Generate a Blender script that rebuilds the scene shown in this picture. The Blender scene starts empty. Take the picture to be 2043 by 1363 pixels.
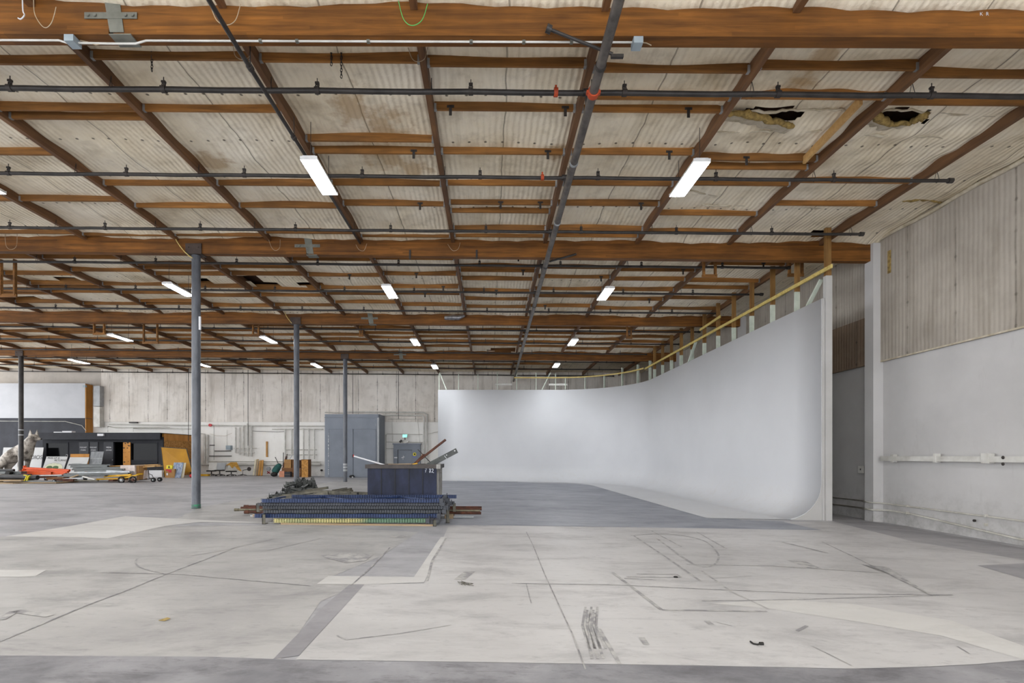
import bpy, math, random
from mathutils import Vector, Matrix, Euler
random.seed(7)
R = random.Random(11)
C = bpy.context.scene.collection
F = 1021.5; CX = 976.0; CY = 910.0; H = 1.48      # focal length in pixels, vanishing point, eye height

# ------------------------------------------------------------------ place
def flr(x):                                       # the slab falls gently towards the right-hand wall
    if x < 0: return -.0105*x
    if x < 8.6: return -.0175*x
    return -.1505-(x-8.6)*.065
def roofz(x, y): return 7.31-.008*x-.005*(y-13.77)   # underside of the insulation
def fpt(px, py, dz=0.0):                          # point of the slab seen at a pixel of the photograph
    y = 15.0
    for _ in range(60):
        z = flr((px-CX)*y/F)
        y = (H-z)*F/(py-CY)
    x = (px-CX)*y/F
    return Vector((x, y, flr(x)+dz))
def pY(px, py, y): return Vector(((px-CX)*y/F, y, H+(CY-py)*y/F))
def pX(px, py, x):
    y = x*F/(px-CX)
    return Vector((x, y, H+(CY-py)*y/F))
def pZ(px, py, z):
    y = (z-H)*F/(CY-py)
    return Vector(((px-CX)*y/F, y, z))

# ------------------------------------------------------------------ meshes
class MB:
    def __init__(s): s.v=[]; s.f=[]; s.m=[]; s.s=[]
    def add(s, vs, fs, m=0, sm=False):
        b=len(s.v); s.v += [tuple(p) for p in vs]
        for f in fs: s.f.append([b+i for i in f]); s.m.append(m); s.s.append(sm)
        return s
    def box(s, x0,x1,y0,y1,z0,z1,m=0):
        if x0>x1: x0,x1=x1,x0
        if y0>y1: y0,y1=y1,y0
        if z0>z1: z0,z1=z1,z0
        v=[(x0,y0,z0),(x1,y0,z0),(x1,y1,z0),(x0,y1,z0),(x0,y0,z1),(x1,y0,z1),(x1,y1,z1),(x0,y1,z1)]
        return s.add(v,[(0,3,2,1),(4,5,6,7),(0,1,5,4),(1,2,6,5),(2,3,7,6),(3,0,4,7)],m)
    def obox(s, c, d, rot=(0,0,0), m=0):
        M=Euler(rot).to_matrix(); c=Vector(c)
        vs=[]
        for z in (-.5,.5):
            for (x,y) in ((-.5,-.5),(.5,-.5),(.5,.5),(-.5,.5)):
                vs.append(c+M@Vector((x*d[0],y*d[1],z*d[2])))
        return s.add(vs,[(0,3,2,1),(4,5,6,7),(0,1,5,4),(1,2,6,5),(2,3,7,6),(3,0,4,7)],m)
    def frame(s,p,q,up):
        t=(Vector(q)-Vector(p)).normalized(); u=Vector(up)
        if abs(t.dot(u))>.98: u=Vector((1,0,0)) if abs(t.x)<.9 else Vector((0,1,0))
        a=t.cross(u).normalized(); return t,a,a.cross(t).normalized()
    def bar(s,p,q,w,h,up=(0,0,1),m=0):             # box along p-q, w sideways, h along up
        p=Vector(p);q=Vector(q); t,a,b=s.frame(p,q,up); vs=[]
        for e in (p,q):
            for (i,j) in ((-.5,-.5),(.5,-.5),(.5,.5),(-.5,.5)): vs.append(e+a*(i*w)+b*(j*h))
        return s.add(vs,[(0,1,2,3),(4,7,6,5),(0,4,5,1),(1,5,6,2),(2,6,7,3),(3,7,4,0)],m)
    def channel(s,p,q,w,h,t=.006,up=(0,0,1),m=0,open_down=True):   # C section
        p=Vector(p);q=Vector(q); T,a,b=s.frame(p,q,up)
        sg=1 if open_down else -1
        s.bar(p+b*sg*(h/2-t/2),q+b*sg*(h/2-t/2),w,t,up,m)
        for k in (-1,1): s.bar(p+a*k*(w/2-t/2),q+a*k*(w/2-t/2),t,h,up,m)
        return s
    def tube(s,pts,r,n=8,m=0,cap=True,up=(0,0,1)):
        pts=[Vector(p) for p in pts]; rings=[]
        rr=r if isinstance(r,(list,tuple)) else [r]*len(pts)
        for i,p in enumerate(pts):
            d=(pts[min(i+1,len(pts)-1)]-pts[max(i-1,0)])
            t,a,b=s.frame(Vector((0,0,0)),d if d.length>1e-9 else Vector((0,0,1)),up)
            rings.append([p+(a*math.cos(2*math.pi*k/n)+b*math.sin(2*math.pi*k/n))*rr[i] for k in range(n)])
        vs=[v for g in rings for v in g]; fs=[]
        for i in range(len(pts)-1):
            for k in range(n): fs.append((i*n+k,i*n+(k+1)%n,(i+1)*n+(k+1)%n,(i+1)*n+k))
        s.add(vs,fs,m,True)
        if cap:
            s.add(rings[0],[tuple(range(n))[::-1]],m); s.add(rings[-1],[tuple(range(n))],m)
        return s
    def prism(s,poly,d,m=0):                       # planar polygon (3D points) pushed along d
        n=len(poly); poly=[Vector(p) for p in poly]; d=Vector(d)
        fs=[tuple(range(n))[::-1],tuple(range(n,2*n))]+[(i,(i+1)%n,n+(i+1)%n,n+i) for i in range(n)]
        return s.add(poly+[p+d for p in poly],fs,m)
    def disc(s,c,r,ax,th,n=20,m=0):
        c=Vector(c); return s.tube([c-Vector(ax)*th/2,c+Vector(ax)*th/2],r,n,m)
    def ell(s,c,r,nu=14,nv=9,m=0,rot=(0,0,0)):
        M=Euler(rot).to_matrix(); vs=[];fs=[]; c=Vector(c)
        for j in range(nv+1):
            t=math.pi*j/nv
            for i in range(nu):
                a=2*math.pi*i/nu
                vs.append(c+M@Vector((r[0]*math.sin(t)*math.cos(a),r[1]*math.sin(t)*math.sin(a),r[2]*math.cos(t))))
        for j in range(nv):
            for i in range(nu): fs.append((j*nu+i,(j+1)*nu+i,(j+1)*nu+(i+1)%nu,j*nu+(i+1)%nu))
        return s.add(vs,fs,m,True)
    def build(s,name,mats,parent=None,origin=None):
        me=bpy.data.meshes.new(name)
        if origin is None:
            xs=[v[0] for v in s.v];ys=[v[1] for v in s.v];zs=[v[2] for v in s.v]
            origin=((min(xs)+max(xs))/2,(min(ys)+max(ys))/2,min(zs))
        ox,oy,oz=origin
        me.from_pydata([(x-ox,y-oy,z-oz) for x,y,z in s.v],[],s.f)
        for m in (mats if isinstance(mats,(list,tuple)) else [mats]): me.materials.append(m)
        me.polygons.foreach_set('material_index',s.m); me.polygons.foreach_set('use_smooth',s.s)
        me.update()
        o=bpy.data.objects.new(name,me); C.objects.link(o); place(o,origin,parent); return o
W={}
def place(o,origin,parent=None):
    W[o.name]=Vector(origin)
    if parent is not None: o.parent=parent; o.location=Vector(origin)-W[parent.name]
    else: o.location=Vector(origin)
def tag(o,label,cat,group=None,kind='thing'):
    o['label']=label; o['category']=cat; o['kind']=kind
    if group: o['group']=group
    return o
def struct(o,label=None,cat=None):
    o['kind']='structure'
    if label: o['label']=label
    if cat: o['category']=cat
    return o
def thing(name,label,cat,loc,group=None):
    o=bpy.data.objects.new(name,None); C.objects.link(o); o.empty_display_size=.1
    place(o,loc); return tag(o,label,cat,group)
def copy_tree(o,loc):
    c=o.copy(); C.objects.link(c); c.location=loc; W[c.name]=Vector(loc)
    for ch in o.children:
        k=ch.copy(); C.objects.link(k); k.parent=c
        for g in ch.children:
            q=g.copy(); C.objects.link(q); q.parent=k
    return c

# ------------------------------------------------------------------ materials
def lin(h):
    h=h.lstrip('#'); out=[]
    for i in (0,2,4):
        c=int(h[i:i+2],16)/255; out.append(c/12.92 if c<=.04045 else ((c+.055)/1.055)**2.4)
    return tuple(out)+(1,)
class NT:
    def __init__(s,name):
        s.mat=bpy.data.materials.new(name); s.mat.use_nodes=True; s.t=s.mat.node_tree; s.t.nodes.clear()
        s.out=s.n('ShaderNodeOutputMaterial'); s.b=s.n('ShaderNodeBsdfPrincipled'); s.l(s.b.outputs[0],s.out.inputs[0])
    def n(s,typ,**kw):
        x=s.t.nodes.new(typ)
        for k,v in kw.items(): setattr(x,k,v)
        return x
    def l(s,a,b): s.t.links.new(a,b)
    def setin(s,sock,v):
        if isinstance(v,bpy.types.NodeSocket): s.l(v,sock)
        else: sock.default_value=v
    def m(s,op,a,b=0.0,c=0.0):
        x=s.n('ShaderNodeMath',operation=op)
        for i,v in enumerate((a,b,c)): s.setin(x.inputs[i],v)
        return x.outputs[0]
    def pos(s): return s.n('ShaderNodeNewGeometry').outputs['Position']
    def obj(s): return s.n('ShaderNodeTexCoord').outputs['Object']
    def rnd(s): return s.n('ShaderNodeObjectInfo').outputs['Random']
    def sep(s,v):
        x=s.n('ShaderNodeSeparateXYZ'); s.l(v,x.inputs[0]); return x.outputs
    def map(s,v,scale,loc=(0,0,0)):
        x=s.n('ShaderNodeMapping'); s.l(v,x.inputs[0]); x.inputs['Scale'].default_value=scale; x.inputs['Location'].default_value=loc; return x.outputs[0]
    def noise(s,v,scale,detail=5,rough=.6,dist=0):
        x=s.n('ShaderNodeTexNoise'); s.l(v,x.inputs['Vector']); x.inputs['Scale'].default_value=scale
        x.inputs['Detail'].default_value=detail; x.inputs['Roughness'].default_value=rough; x.inputs['Distortion'].default_value=dist
        return x.outputs[0]
    def ramp(s,v,stops):
        x=s.n('ShaderNodeValToRGB'); s.l(v,x.inputs[0]); e=x.color_ramp.elements
        while len(e)<len(stops): e.new(.5)
        for i,(p,c) in enumerate(stops): e[i].position=p; e[i].color=c if len(c)==4 else (*c,1)
        return x.outputs[0]
    def rng(s,v,a,b,c=0.0,d=1.0):
        x=s.n('ShaderNodeMapRange'); s.l(v,x.inputs[0])
        for i,k in zip((1,2,3,4),(a,b,c,d)): x.inputs[i].default_value=k
        return x.outputs[0]
    def mix(s,f,a,b,mode='MIX'):
        x=s.n('ShaderNodeMix',data_type='RGBA',blend_type=mode); s.setin(x.inputs[0],f); s.setin(x.inputs[6],a); s.setin(x.inputs[7],b); return x.outputs[2]
    def bump(s,h,strength,dist=.02):
        x=s.n('ShaderNodeBump'); s.l(h,x.inputs['Height']); x.inputs['Strength'].default_value=strength; x.inputs['Distance'].default_value=dist
        s.l(x.outputs[0],s.b.inputs['Normal'])
    def fin(s,col,rough=.6,metal=0.0,spec=.4):
        s.setin(s.b.inputs['Base Color'],col); s.setin(s.b.inputs['Roughness'],rough); s.b.inputs['Metallic'].default_value=metal
        s.b.inputs['Specular IOR Level'].default_value=spec; return s.mat
def mat(name,col,col2=None,rough=.6,metal=0.0,scale=3.0,stretch=(1,1,1),detail=5,bump=0.0,rnd=0.0,spec=.4,lo=.35,hi=.65):
    t=NT(name); v=t.obj()
    add=t.n('ShaderNodeVectorMath',operation='ADD'); t.l(v,add.inputs[0]); t.l(t.m('MULTIPLY',t.rnd(),37.0),add.inputs[1])
    n=t.noise(t.map(add.outputs[0],stretch),scale,detail)
    c1=lin(col); c2=lin(col2) if col2 else tuple(k*.82 for k in c1[:3])+(1,)
    c=t.ramp(n,[(lo,c2),(hi,c1)])
    if rnd:
        hs=t.n('ShaderNodeHueSaturation'); t.l(c,hs.inputs['Color']); t.l(t.rng(t.rnd(),0,1,1-rnd,1+rnd),hs.inputs['Value']); c=hs.outputs[0]
    if bump: t.bump(n,bump)
    return t.fin(c,rough,metal,spec)
def emit(name,col,strength):
    t=NT(name); t.b.inputs['Base Color'].default_value=(.8,.8,.8,1)
    t.b.inputs['Emission Color'].default_value=col; t.b.inputs['Emission Strength'].default_value=strength; return t.mat

def wood(name,dark,light,ax,rnd=.14,rough=.6,lam=0):
    st=[14,14,14]; st[ax]=.9
    t=NT(name); v=t.obj()
    add=t.n('ShaderNodeVectorMath',operation='ADD'); t.l(v,add.inputs[0]); t.l(t.m('MULTIPLY',t.rnd(),53.0),add.inputs[1])
    n=t.noise(t.map(add.outputs[0],st),1.0,6,.65,.4)
    big=t.noise(add.outputs[0],.9,3)
    c=t.ramp(n,[(.3,lin(dark)),(.68,lin(light))])
    c=t.mix(t.rng(big,.35,.7,.0,.55),c,tuple(k*.55 for k in lin(dark)[:3])+(1,))
    if lam:
        wn=t.n('ShaderNodeTexWhiteNoise',noise_dimensions='2D'); cb=t.n('ShaderNodeCombineXYZ'); sp=t.sep(v)
        fl_=t.m('FLOOR',t.m('DIVIDE',sp[2],.042)); t.l(fl_,cb.inputs[0]); t.l(t.m('FLOOR',t.m('ADD',t.m('DIVIDE',sp[0],3.1),t.m('MULTIPLY',fl_,.37))),cb.inputs[1]); t.l(cb.outputs[0],wn.inputs['Vector'])
        h2=t.n('ShaderNodeHueSaturation'); t.l(c,h2.inputs['Color']); t.l(t.rng(wn.outputs[0],0,1,.78,1.16),h2.inputs['Value']); c=h2.outputs[0]
    hs=t.n('ShaderNodeHueSaturation'); t.l(c,hs.inputs['Color']); t.l(t.rng(t.rnd(),0,1,1-rnd,1+rnd),hs.inputs['Value'])
    t.bump(n,.15,.01)
    return t.fin(hs.outputs[0],rough,0,.3)

X_,Y_,Z_=0,1,2
m_beam=wood('glulam wood','#57340f','#8d5a22',X_,.05,lam=1)
m_purlin=wood('purlin wood','#5a3d29','#85603f',Y_,.16)
m_joist=wood('joist wood','#684522','#a8743a',X_,.22)
m_stud=wood('stud wood','#73502a','#a07a45',Z_,.1)
m_railw=mat('pale lumber','#d6c27a','#b79c55',scale=2,stretch=(1,8,8))
m_mint=mat('pale mint lumber','#cfd6c8','#b4bfb0',scale=3)  # pale mint tone of the lower studs and braces
m_pipe=mat('black pipe','#3b3735','#282523',rough=.45,scale=4,metal=.1)
m_main=mat('dusty main pipe','#6a645f','#46423f',rough=.4,scale=5,metal=.2)
m_col=mat('grey column paint','#5d6067','#3f4249',rough=.4,scale=3,stretch=(2,2,.6),spec=.5,lo=.3,hi=.6)
m_cap=mat('cap steel','#4a3c35','#352a25',rough=.6)
m_orange_c=mat('orange coupling','#c2512a','#93371a')
m_strap=mat('grey strap steel','#7d7e76','#63645d',rough=.5,metal=.3)
m_galv=mat('galvanised','#b9bcbe','#8f9294',rough=.45,metal=.5)
m_darkst=mat('dark steel','#3a3431','#282422',rough=.6)
m_condw=mat('white conduit','#c9c6be','#a9a59c',rough=.5)
m_boxg=mat('junction box grey','#9aa6ad','#84919a',rough=.5)
m_wire=mat('pale wire','#b9a88e','#93826a')
m_green=mat('green wire','#4fb45c')
m_black=mat('black paint','#27282e','#1d1e23',rough=.75,scale=2)
m_blackw=mat('dark grey wall paint','#393a40','#2e2f34',rough=.8,scale=1.2)
m_void=mat('dark interior','#15130f','#0c0b09',rough=.9)
m_bulk=mat('dull white bulkhead paint','#b3b4b8','#a8a9ad',rough=.7,scale=.6)
m_white=mat('white panel','#d5d5d8','#c6c6ca',rough=.6,scale=.6)
m_wpaint=mat('white painted steel','#cfcdc8','#b7b4ad',rough=.55,scale=3)
m_ply=mat('plywood','#c98d45','#a9722f',rough=.7,scale=2,stretch=(1,1,.3),lo=.3)
m_osb=mat('strand board','#c79350','#8e5f27',rough=.8,scale=9,detail=8)
m_card=mat('cardboard','#a77f50','#8f6a3f',rough=.85,scale=3)
m_card2=mat('dark cardboard','#7d5838','#64432a',rough=.85,scale=3)
m_yellow=mat('ochre panel','#b3800f','#9a6c08',rough=.55,scale=1)
m_yel=mat('yellow paint','#d9a81e','#b98a10',rough=.5,scale=4)
m_ylite=mat('yellow plastic','#e5d528','#c9b81a',rough=.4)
m_red=mat('red plastic','#c0242c','#9a1a20',rough=.4)
m_org=mat('orange enamel','#e2602a','#c94c1b',rough=.4,scale=3,rnd=.06)
m_rail=mat('grey metal rail','#747776','#575a5a',rough=.45,metal=.35,scale=3,stretch=(.5,4,4),rnd=.15)
m_tan=wood('weathered lumber','#8a7458','#b9a283',X_,.15)
m_pine=wood('fresh lumber','#b98e54','#d8b27a',X_,.08)
m_pinez=wood('upright lumber','#a9763a','#c99a58',Z_,.2)
m_pipedk=mat('black plastic pipe','#3a3b3e','#29292c',rough=.4,scale=2)
m_tyre=mat('rubber','#1d1c1c','#141313',rough=.8)
m_blue=mat('blue rack enamel','#293c66','#1c2846',rough=.45,scale=5,stretch=(.4,2,2),lo=.3)
m_rgrey=mat('grey rack enamel','#464950','#303238',rough=.5,scale=5,stretch=(.4,2,2))
m_rgreen=mat('worn green and yellow rack enamel','#b3a971','#5d7a62',rough=.5,scale=1.1,stretch=(.6,1,1),detail=3,lo=.42,hi=.58)
m_olive=mat('olive steel','#6c6759','#44423a',rough=.5,metal=.1,scale=6,rnd=.25)
m_brk=mat('dark bracket steel','#4b4d4b','#2a2c2b',rough=.5,metal=.15,scale=6,rnd=.25)
m_rust=mat('rusty steel','#5d3524','#3a2219',rough=.75,scale=8)
m_rod=mat('worn brass coloured rod','#7d7663','#57503f',rough=.45,metal=.4,scale=6)
m_rim=mat('rim steel','#4a4340','#383230',rough=.6,scale=5)
m_side=mat('scuffed grey steel','#a3a19d','#7d7b78',rough=.6,scale=6,stretch=(2,2,.6))
m_chalk=mat('chalk','#cfd3dc','#aab0bd',rough=.9)
m_gbox=mat('blue grey paint','#7f858f','#737983',rough=.55,scale=1,stretch=(1,1,.4))
m_gdoor=mat('grey door paint','#787e88','#6d737d',rough=.5,scale=1)
m_ltgrey=mat('light grey paint','#a9abad','#97999b',rough=.55)
m_lens=emit('lamp diffuser',(.93,.965,1,1),30.0)
m_house=mat('white lamp housing','#d9d9d9','#c5c5c5',rough=.5)
m_exit=emit('exit sign green',(.05,.8,.42,1),2.2)
m_foil=mat('silver foil duct','#a5a4a6','#6d6c70',rough=.35,metal=.7,scale=9)
m_teal=mat('teal canvas','#2c5f5a','#1c423f',rough=.8,scale=8)
m_sgn=mat('sign board white','#c4c4c4','#b9b9b9',rough=.6,scale=1)
m_ink=mat('dark lettering','#3a3b3d')
m_inkw=mat('white lettering','#d6d6d8')
m_leaf=mat('printed leaf green','#4d6a42','#33502c',scale=14)
m_cream=mat('printed cream oval','#d9d9bd','#cdcfae')
m_grid=mat('grey rack panel','#84878a','#6f7275',rough=.5,scale=6)
m_dog=mat('mottled silver grey','#aca49a','#5a524a',rough=.5,scale=3.0,detail=8,lo=.42,hi=.58,metal=.15)
m_plastic=mat('cloudy plastic wrap','#cfc4c0','#b3a096',rough=.3,scale=4)
m_blueart=mat('blue and grey streaks','#a9b4c4','#4f5f80',rough=.5,scale=6,stretch=(3,3,.4))
m_pcream=mat('cream frame','#d8cfb8','#bfb59c')
m_tanp=mat('tan cloth','#c0913f','#8f6a2a',rough=.8,scale=5)
m_hole=mat('black and hole shade','#1a1815')  # near-black for black things, and for shade painted into holes and tube ends
m_pinkbox=mat('salmon box','#c98a6c','#b3765a')
m_fibre=mat('yellow glass fibre','#a88e55','#6d5a34',rough=1,scale=14,detail=8,bump=.6)
m_facing=mat('white insulation facing','#cbc2b0','#a89c85',rough=.85,scale=5,bump=.3)

# insulation facing of the roof: ribs along Y, batt seams, pin rows, water stains
def make_ceiling():
    t=NT('quilted roof insulation'); p=t.pos(); x,y,z=t.sep(p)
    n1=t.noise(p,.55,6,.62); n2=t.noise(p,3.2,5,.6); n3=t.noise(t.map(p,(5,.6,1)),1.0,4)
    c=t.ramp(n1,[(.3,lin('#c2b296')),(.44,lin('#e8dcc4')),(.7,lin('#f4ecdb'))])
    c=t.mix(t.rng(n2,.52,.72,0,.42),c,lin('#b0a48c'))
    c=t.mix(t.rng(n3,.5,.75,0,.3),c,lin('#a5987f'))
    wob=t.m('MULTIPLY',t.m('SUBTRACT',t.noise(p,1.3,2),.5),.10)
    xs=t.m('ADD',t.m('ADD',x,.96-1.22+100*1.22),wob)
    fr=t.m('ABSOLUTE',t.m('SUBTRACT',t.m('FRACT',t.m('DIVIDE',xs,1.22)),.5))
    seam=t.rng(fr,.488,.497,0,1)
    fr2=t.m('ABSOLUTE',t.m('SUBTRACT',t.m('FRACT',t.m('DIVIDE',t.m('ADD',y,100*1.22-.4),1.22)),.5))
    fx=t.m('ABSOLUTE',t.m('SUBTRACT',t.m('FRACT',t.m('DIVIDE',t.m('ADD',xs,.02),.305)),.5))
    d=t.m('SQRT',t.m('ADD',t.m('POWER',t.m('MULTIPLY',t.m('SUBTRACT',.5,fx),.305),2.0),t.m('POWER',t.m('MULTIPLY',fr2,1.22),2.0)))
    pin=t.rng(d,.016,.03,1,0)
    c=t.mix(t.m('MULTIPLY',seam,.55),c,lin('#4f4334'))
    c=t.mix(t.m('MULTIPLY',pin,.8),c,lin('#3a3026'))
    # leaks: brown stains with a shape of their own
    st=None
    for (px,py,r) in ((705,225,.42),(765,250,.5),(820,338,.45),(762,318,.5),(1640,110,.25),(1600,155,.3),(1110,300,.25),(430,330,.35)):
        q=pZ(px,py,7.33)
        dx=t.m('SUBTRACT',x,q.x); dy=t.m('MULTIPLY',t.m('SUBTRACT',y,q.y),.75)
        dd=t.m('SQRT',t.m('ADD',t.m('POWER',dx,2.0),t.m('POWER',dy,2.0)))
        dd=t.m('ADD',dd,t.m('MULTIPLY',t.m('SUBTRACT',n2,.5),1.3*r/.4))
        k=t.rng(dd,r*.35,r,1,0)
        st=k if st is None else t.m('MAXIMUM',st,k)
    c=t.mix(t.m('MULTIPLY',st,.6),c,lin('#a07c48'))
    rib=t.m('SINE',t.m('MULTIPLY',xs,2*math.pi/.105))
    hgt=t.m('ADD',t.m('MULTIPLY',rib,.3),t.m('MULTIPLY',n2,2.0))
    hgt=t.m('SUBTRACT',hgt,t.m('MULTIPLY',t.m('MAXIMUM',pin,seam),2.0))
    t.bump(hgt,.6,.03)
    return t.fin(c,.75,0,.2)
m_ceil=make_ceiling()
m_deck=mat('roof deck underside','#5a3c28','#3c281a',rough=.9,scale=2)

# ribbed wall insulation: along = 0 for a wall that runs in X, 1 for one that runs in Y
def make_wallins(name,along,light,dark,off,sk=1.0):
    t=NT(name); p=t.pos(); s=t.sep(p); u=s[along]; z=s[2]
    n1=t.noise(p,.5,6,.62); st=[3.0,3.0,.35]; n2=t.noise(t.map(p,st),1.0,6,.65); n3=t.noise(p,2.2,5)
    c=t.ramp(n1,[(.3,lin(dark)),(.62,lin(light))])
    c=t.mix(t.rng(n2,.5,.72,0,.42),c,lin('#81776a'))
    c=t.mix(t.rng(n3,.55,.75,0,.3),c,lin('#8d8477'))
    wob=t.m('MULTIPLY',t.m('SUBTRACT',t.noise(p,1.0,2),.5),.08)
    us=t.m('ADD',t.m('ADD',u,122.0+off),wob)
    fr=t.m('ABSOLUTE',t.m('SUBTRACT',t.m('FRACT',t.m('DIVIDE',us,1.3)),.5))
    seam=t.m('MULTIPLY',t.rng(fr,.480,.494,0,1),t.rng(n3,.38,.56,.3,1.2))
    fz=t.m('ABSOLUTE',t.m('SUBTRACT',t.m('FRACT',t.m('DIVIDE',z,.62)),.5))
    d=t.m('SQRT',t.m('ADD',t.m('POWER',t.m('MULTIPLY',t.m('SUBTRACT',.5,fr),1.3),2.0),t.m('POWER',t.m('MULTIPLY',fz,.62),2.0)))
    pin=t.rng(d,.02,.045,1,0)
    c=t.mix(t.m('MULTIPLY',seam,.6*sk),c,lin('#4a443d'))
    c=t.mix(t.m('MULTIPLY',pin,t.rng(n3,.42,.6,0,.7*sk)),c,lin('#35302b'))
    rib=t.m('SINE',t.m('MULTIPLY',us,2*math.pi/.11))
    t.bump(t.m('ADD',t.m('MULTIPLY',rib,.22),t.m('MULTIPLY',n3,1.0)),.35,.03)
    return t.fin(c,.8,0,.2)
m_insb=make_wallins('ribbed back wall insulation',0,'#e6e0d9','#cdc5bc',0.0)
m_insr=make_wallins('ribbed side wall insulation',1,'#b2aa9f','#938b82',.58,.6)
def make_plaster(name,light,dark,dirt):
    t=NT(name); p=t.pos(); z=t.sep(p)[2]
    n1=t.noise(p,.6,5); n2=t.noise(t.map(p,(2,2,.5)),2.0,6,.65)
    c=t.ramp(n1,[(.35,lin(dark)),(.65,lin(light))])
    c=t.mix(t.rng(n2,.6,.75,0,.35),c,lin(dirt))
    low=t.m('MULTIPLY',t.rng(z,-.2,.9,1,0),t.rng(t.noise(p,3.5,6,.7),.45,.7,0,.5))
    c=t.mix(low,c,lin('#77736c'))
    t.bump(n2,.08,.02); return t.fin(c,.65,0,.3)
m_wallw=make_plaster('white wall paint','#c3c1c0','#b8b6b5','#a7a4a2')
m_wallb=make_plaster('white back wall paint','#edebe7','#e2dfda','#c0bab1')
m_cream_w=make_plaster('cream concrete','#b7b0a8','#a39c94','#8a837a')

def make_floor(name,cols,scuff,rough=(.36,.6),seedloc=(0,0,0),scl=1.0):
    t=NT(name); p=t.map(t.pos(),(1,1,1),seedloc)
    n1=t.noise(p,.35*scl,7,.66,.4); n2=t.noise(t.map(p,(.6,1.3,1)),1.3*scl,8,.72,.3); n3=t.noise(t.map(p,(1.0,2.2,1)),5.5,7,.75)
    rot=t.n('ShaderNodeMapping'); t.l(p,rot.inputs[0]); rot.inputs['Rotation'].default_value=(0,0,.7); rot.inputs['Scale'].default_value=(.35,6,1)
    n4=t.noise(rot.outputs[0],1.6,5,.7); n5=t.noise(t.map(p,(.3,9,1)),1.3,5,.7)
    c=t.ramp(n1,[(.36,lin(cols[0])),(.5,lin(cols[1])),(.64,lin(cols[2]))])
    c=t.mix(t.rng(n2,.50,.66,0,scuff),c,lin(cols[3]))
    c=t.mix(t.rng(n3,.56,.68,0,scuff*.9),c,lin(cols[3]))
    c=t.mix(t.m('MULTIPLY',t.rng(n4,.60,.70,0,scuff*.8),t.rng(n2,.42,.6,.1,1)),c,lin(cols[3]))
    c=t.mix(t.m('MULTIPLY',t.rng(n5,.60,.70,0,scuff*.8),t.rng(n1,.42,.6,.1,1)),c,lin(cols[3]))
    t.bump(n3,.05,.01)
    return t.fin(c,t.rng(n2,.3,.7,rough[0],rough[1]),0,.4)
m_fl=make_floor('bare concrete',('#908f93','#a1a0a4','#aeadb0','#7c7b7f'),.58)
m_fl_light=make_floor('worn pale concrete',('#979595','#a6a4a3','#b1afae','#828081'),.62,seedloc=(5,3,0))
m_fl_white=make_floor('white floor paint',('#adabab','#bab8b8','#c2c0c0','#8d8b8d'),.52,seedloc=(15,9,0))
m_fl_clean=make_floor('fresh white floor paint',('#bebcbb','#c5c3c1','#cac8c6','#a9a7a5'),.35,seedloc=(2,19,0))
m_fl_blue=make_floor('blue grey floor paint',('#81848d','#8d9099','#989ba3','#72757f'),.42,seedloc=(7,1,0))
m_fl_dark=make_floor('stained dark concrete',('#6f6e73','#858488','#98979b','#5a585c'),.68,seedloc=(9,33,0),scl=2.0)
m_fl_grey=make_floor('grey wear',('#858387','#929094','#9f9d9f','#787679'),.5,seedloc=(1,13,0))
m_scuff=mat('scuff','#8a888a','#b0aeac',rough=.6,scale=7,detail=8,lo=.42,hi=.58)
m_crack=mat('joint line','#7f7d80','#a8a6a5',rough=.9,scale=6,detail=7,lo=.42,hi=.58)
def make_cyc():
    t=NT('white cyclorama paint'); p=t.pos(); z=t.sep(p)[2]
    n=t.noise(p,.5,4); n2=t.noise(p,4,7,.7)
    c=t.ramp(n,[(.3,lin('#cacbce')),(.7,lin('#d0d1d4'))])
    c=t.mix(t.m('MULTIPLY',t.rng(z,.0,1.3,1,0),t.rng(n2,.5,.7,0,.3)),c,lin('#bdb8b0'))
    return t.fin(c,.55,0,.3)
m_cyc=make_cyc()
m_cycend=mat('off white end panel','#b9b7b5','#aeaca9',rough=.6,scale=1)

def text_mesh(s,size,font_bold=False):
    cu=bpy.data.curves.new('t','FONT'); cu.body=s; cu.size=size; cu.align_x='CENTER'; cu.align_y='CENTER'; cu.resolution_u=3
    o=bpy.data.objects.new('t',cu); C.objects.link(o); bpy.context.view_layer.update()
    dg=bpy.context.evaluated_depsgraph_get(); me=bpy.data.meshes.new_from_object(o.evaluated_get(dg))
    vs=[tuple(v.co) for v in me.vertices]; fs=[tuple(p.vertices) for p in me.polygons]
    bpy.data.objects.remove(o); bpy.data.curves.remove(cu); return vs,fs
def text_on(mb,s,size,c,ux,uz,m=0,sx=1.0):           # lettering laid on a plane: ux right, uz up
    vs,fs=text_mesh(s,size); c=Vector(c);ux=Vector(ux);uz=Vector(uz)
    mb.add([c+ux*(v[0]*sx)+uz*v[1] for v in vs],fs,m)
def xb(px0,py0,px1,py1,Y,depth,mb=None,m=0):          # box whose front face is seen between two pixels at distance Y
    a=pY(px0,py0,Y); b=pY(px1,py1,Y); mb=mb or MB()
    return mb.box(a.x,b.x,Y,Y+depth,b.z,a.z,m)
WORLD=2.0; EXPO=1.3
# =================================================================== the hall
XW, YB = 10.38, 34.9                                   # side wall and back wall planes
XL, YR = -36.0, -8.0
xs=[XL,-20,-10,0,8.6,XW]
mb=MB()
for a,b in zip(xs,xs[1:]):
    mb.add([(a,YR,flr(a)),(b,YR,flr(b)),(b,YB,flr(b)),(a,YB,flr(a))],[(0,1,2,3)])
    mb.add([(a,YR,flr(a)-.2),(b,YR,flr(b)-.2),(b,YB,flr(b)-.2),(a,YB,flr(a)-.2)],[(3,2,1,0)])
floor=mb.build('floor',m_fl,origin=(0,0,0)); struct(floor,'grey concrete floor with worn white paint','floor')

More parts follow.
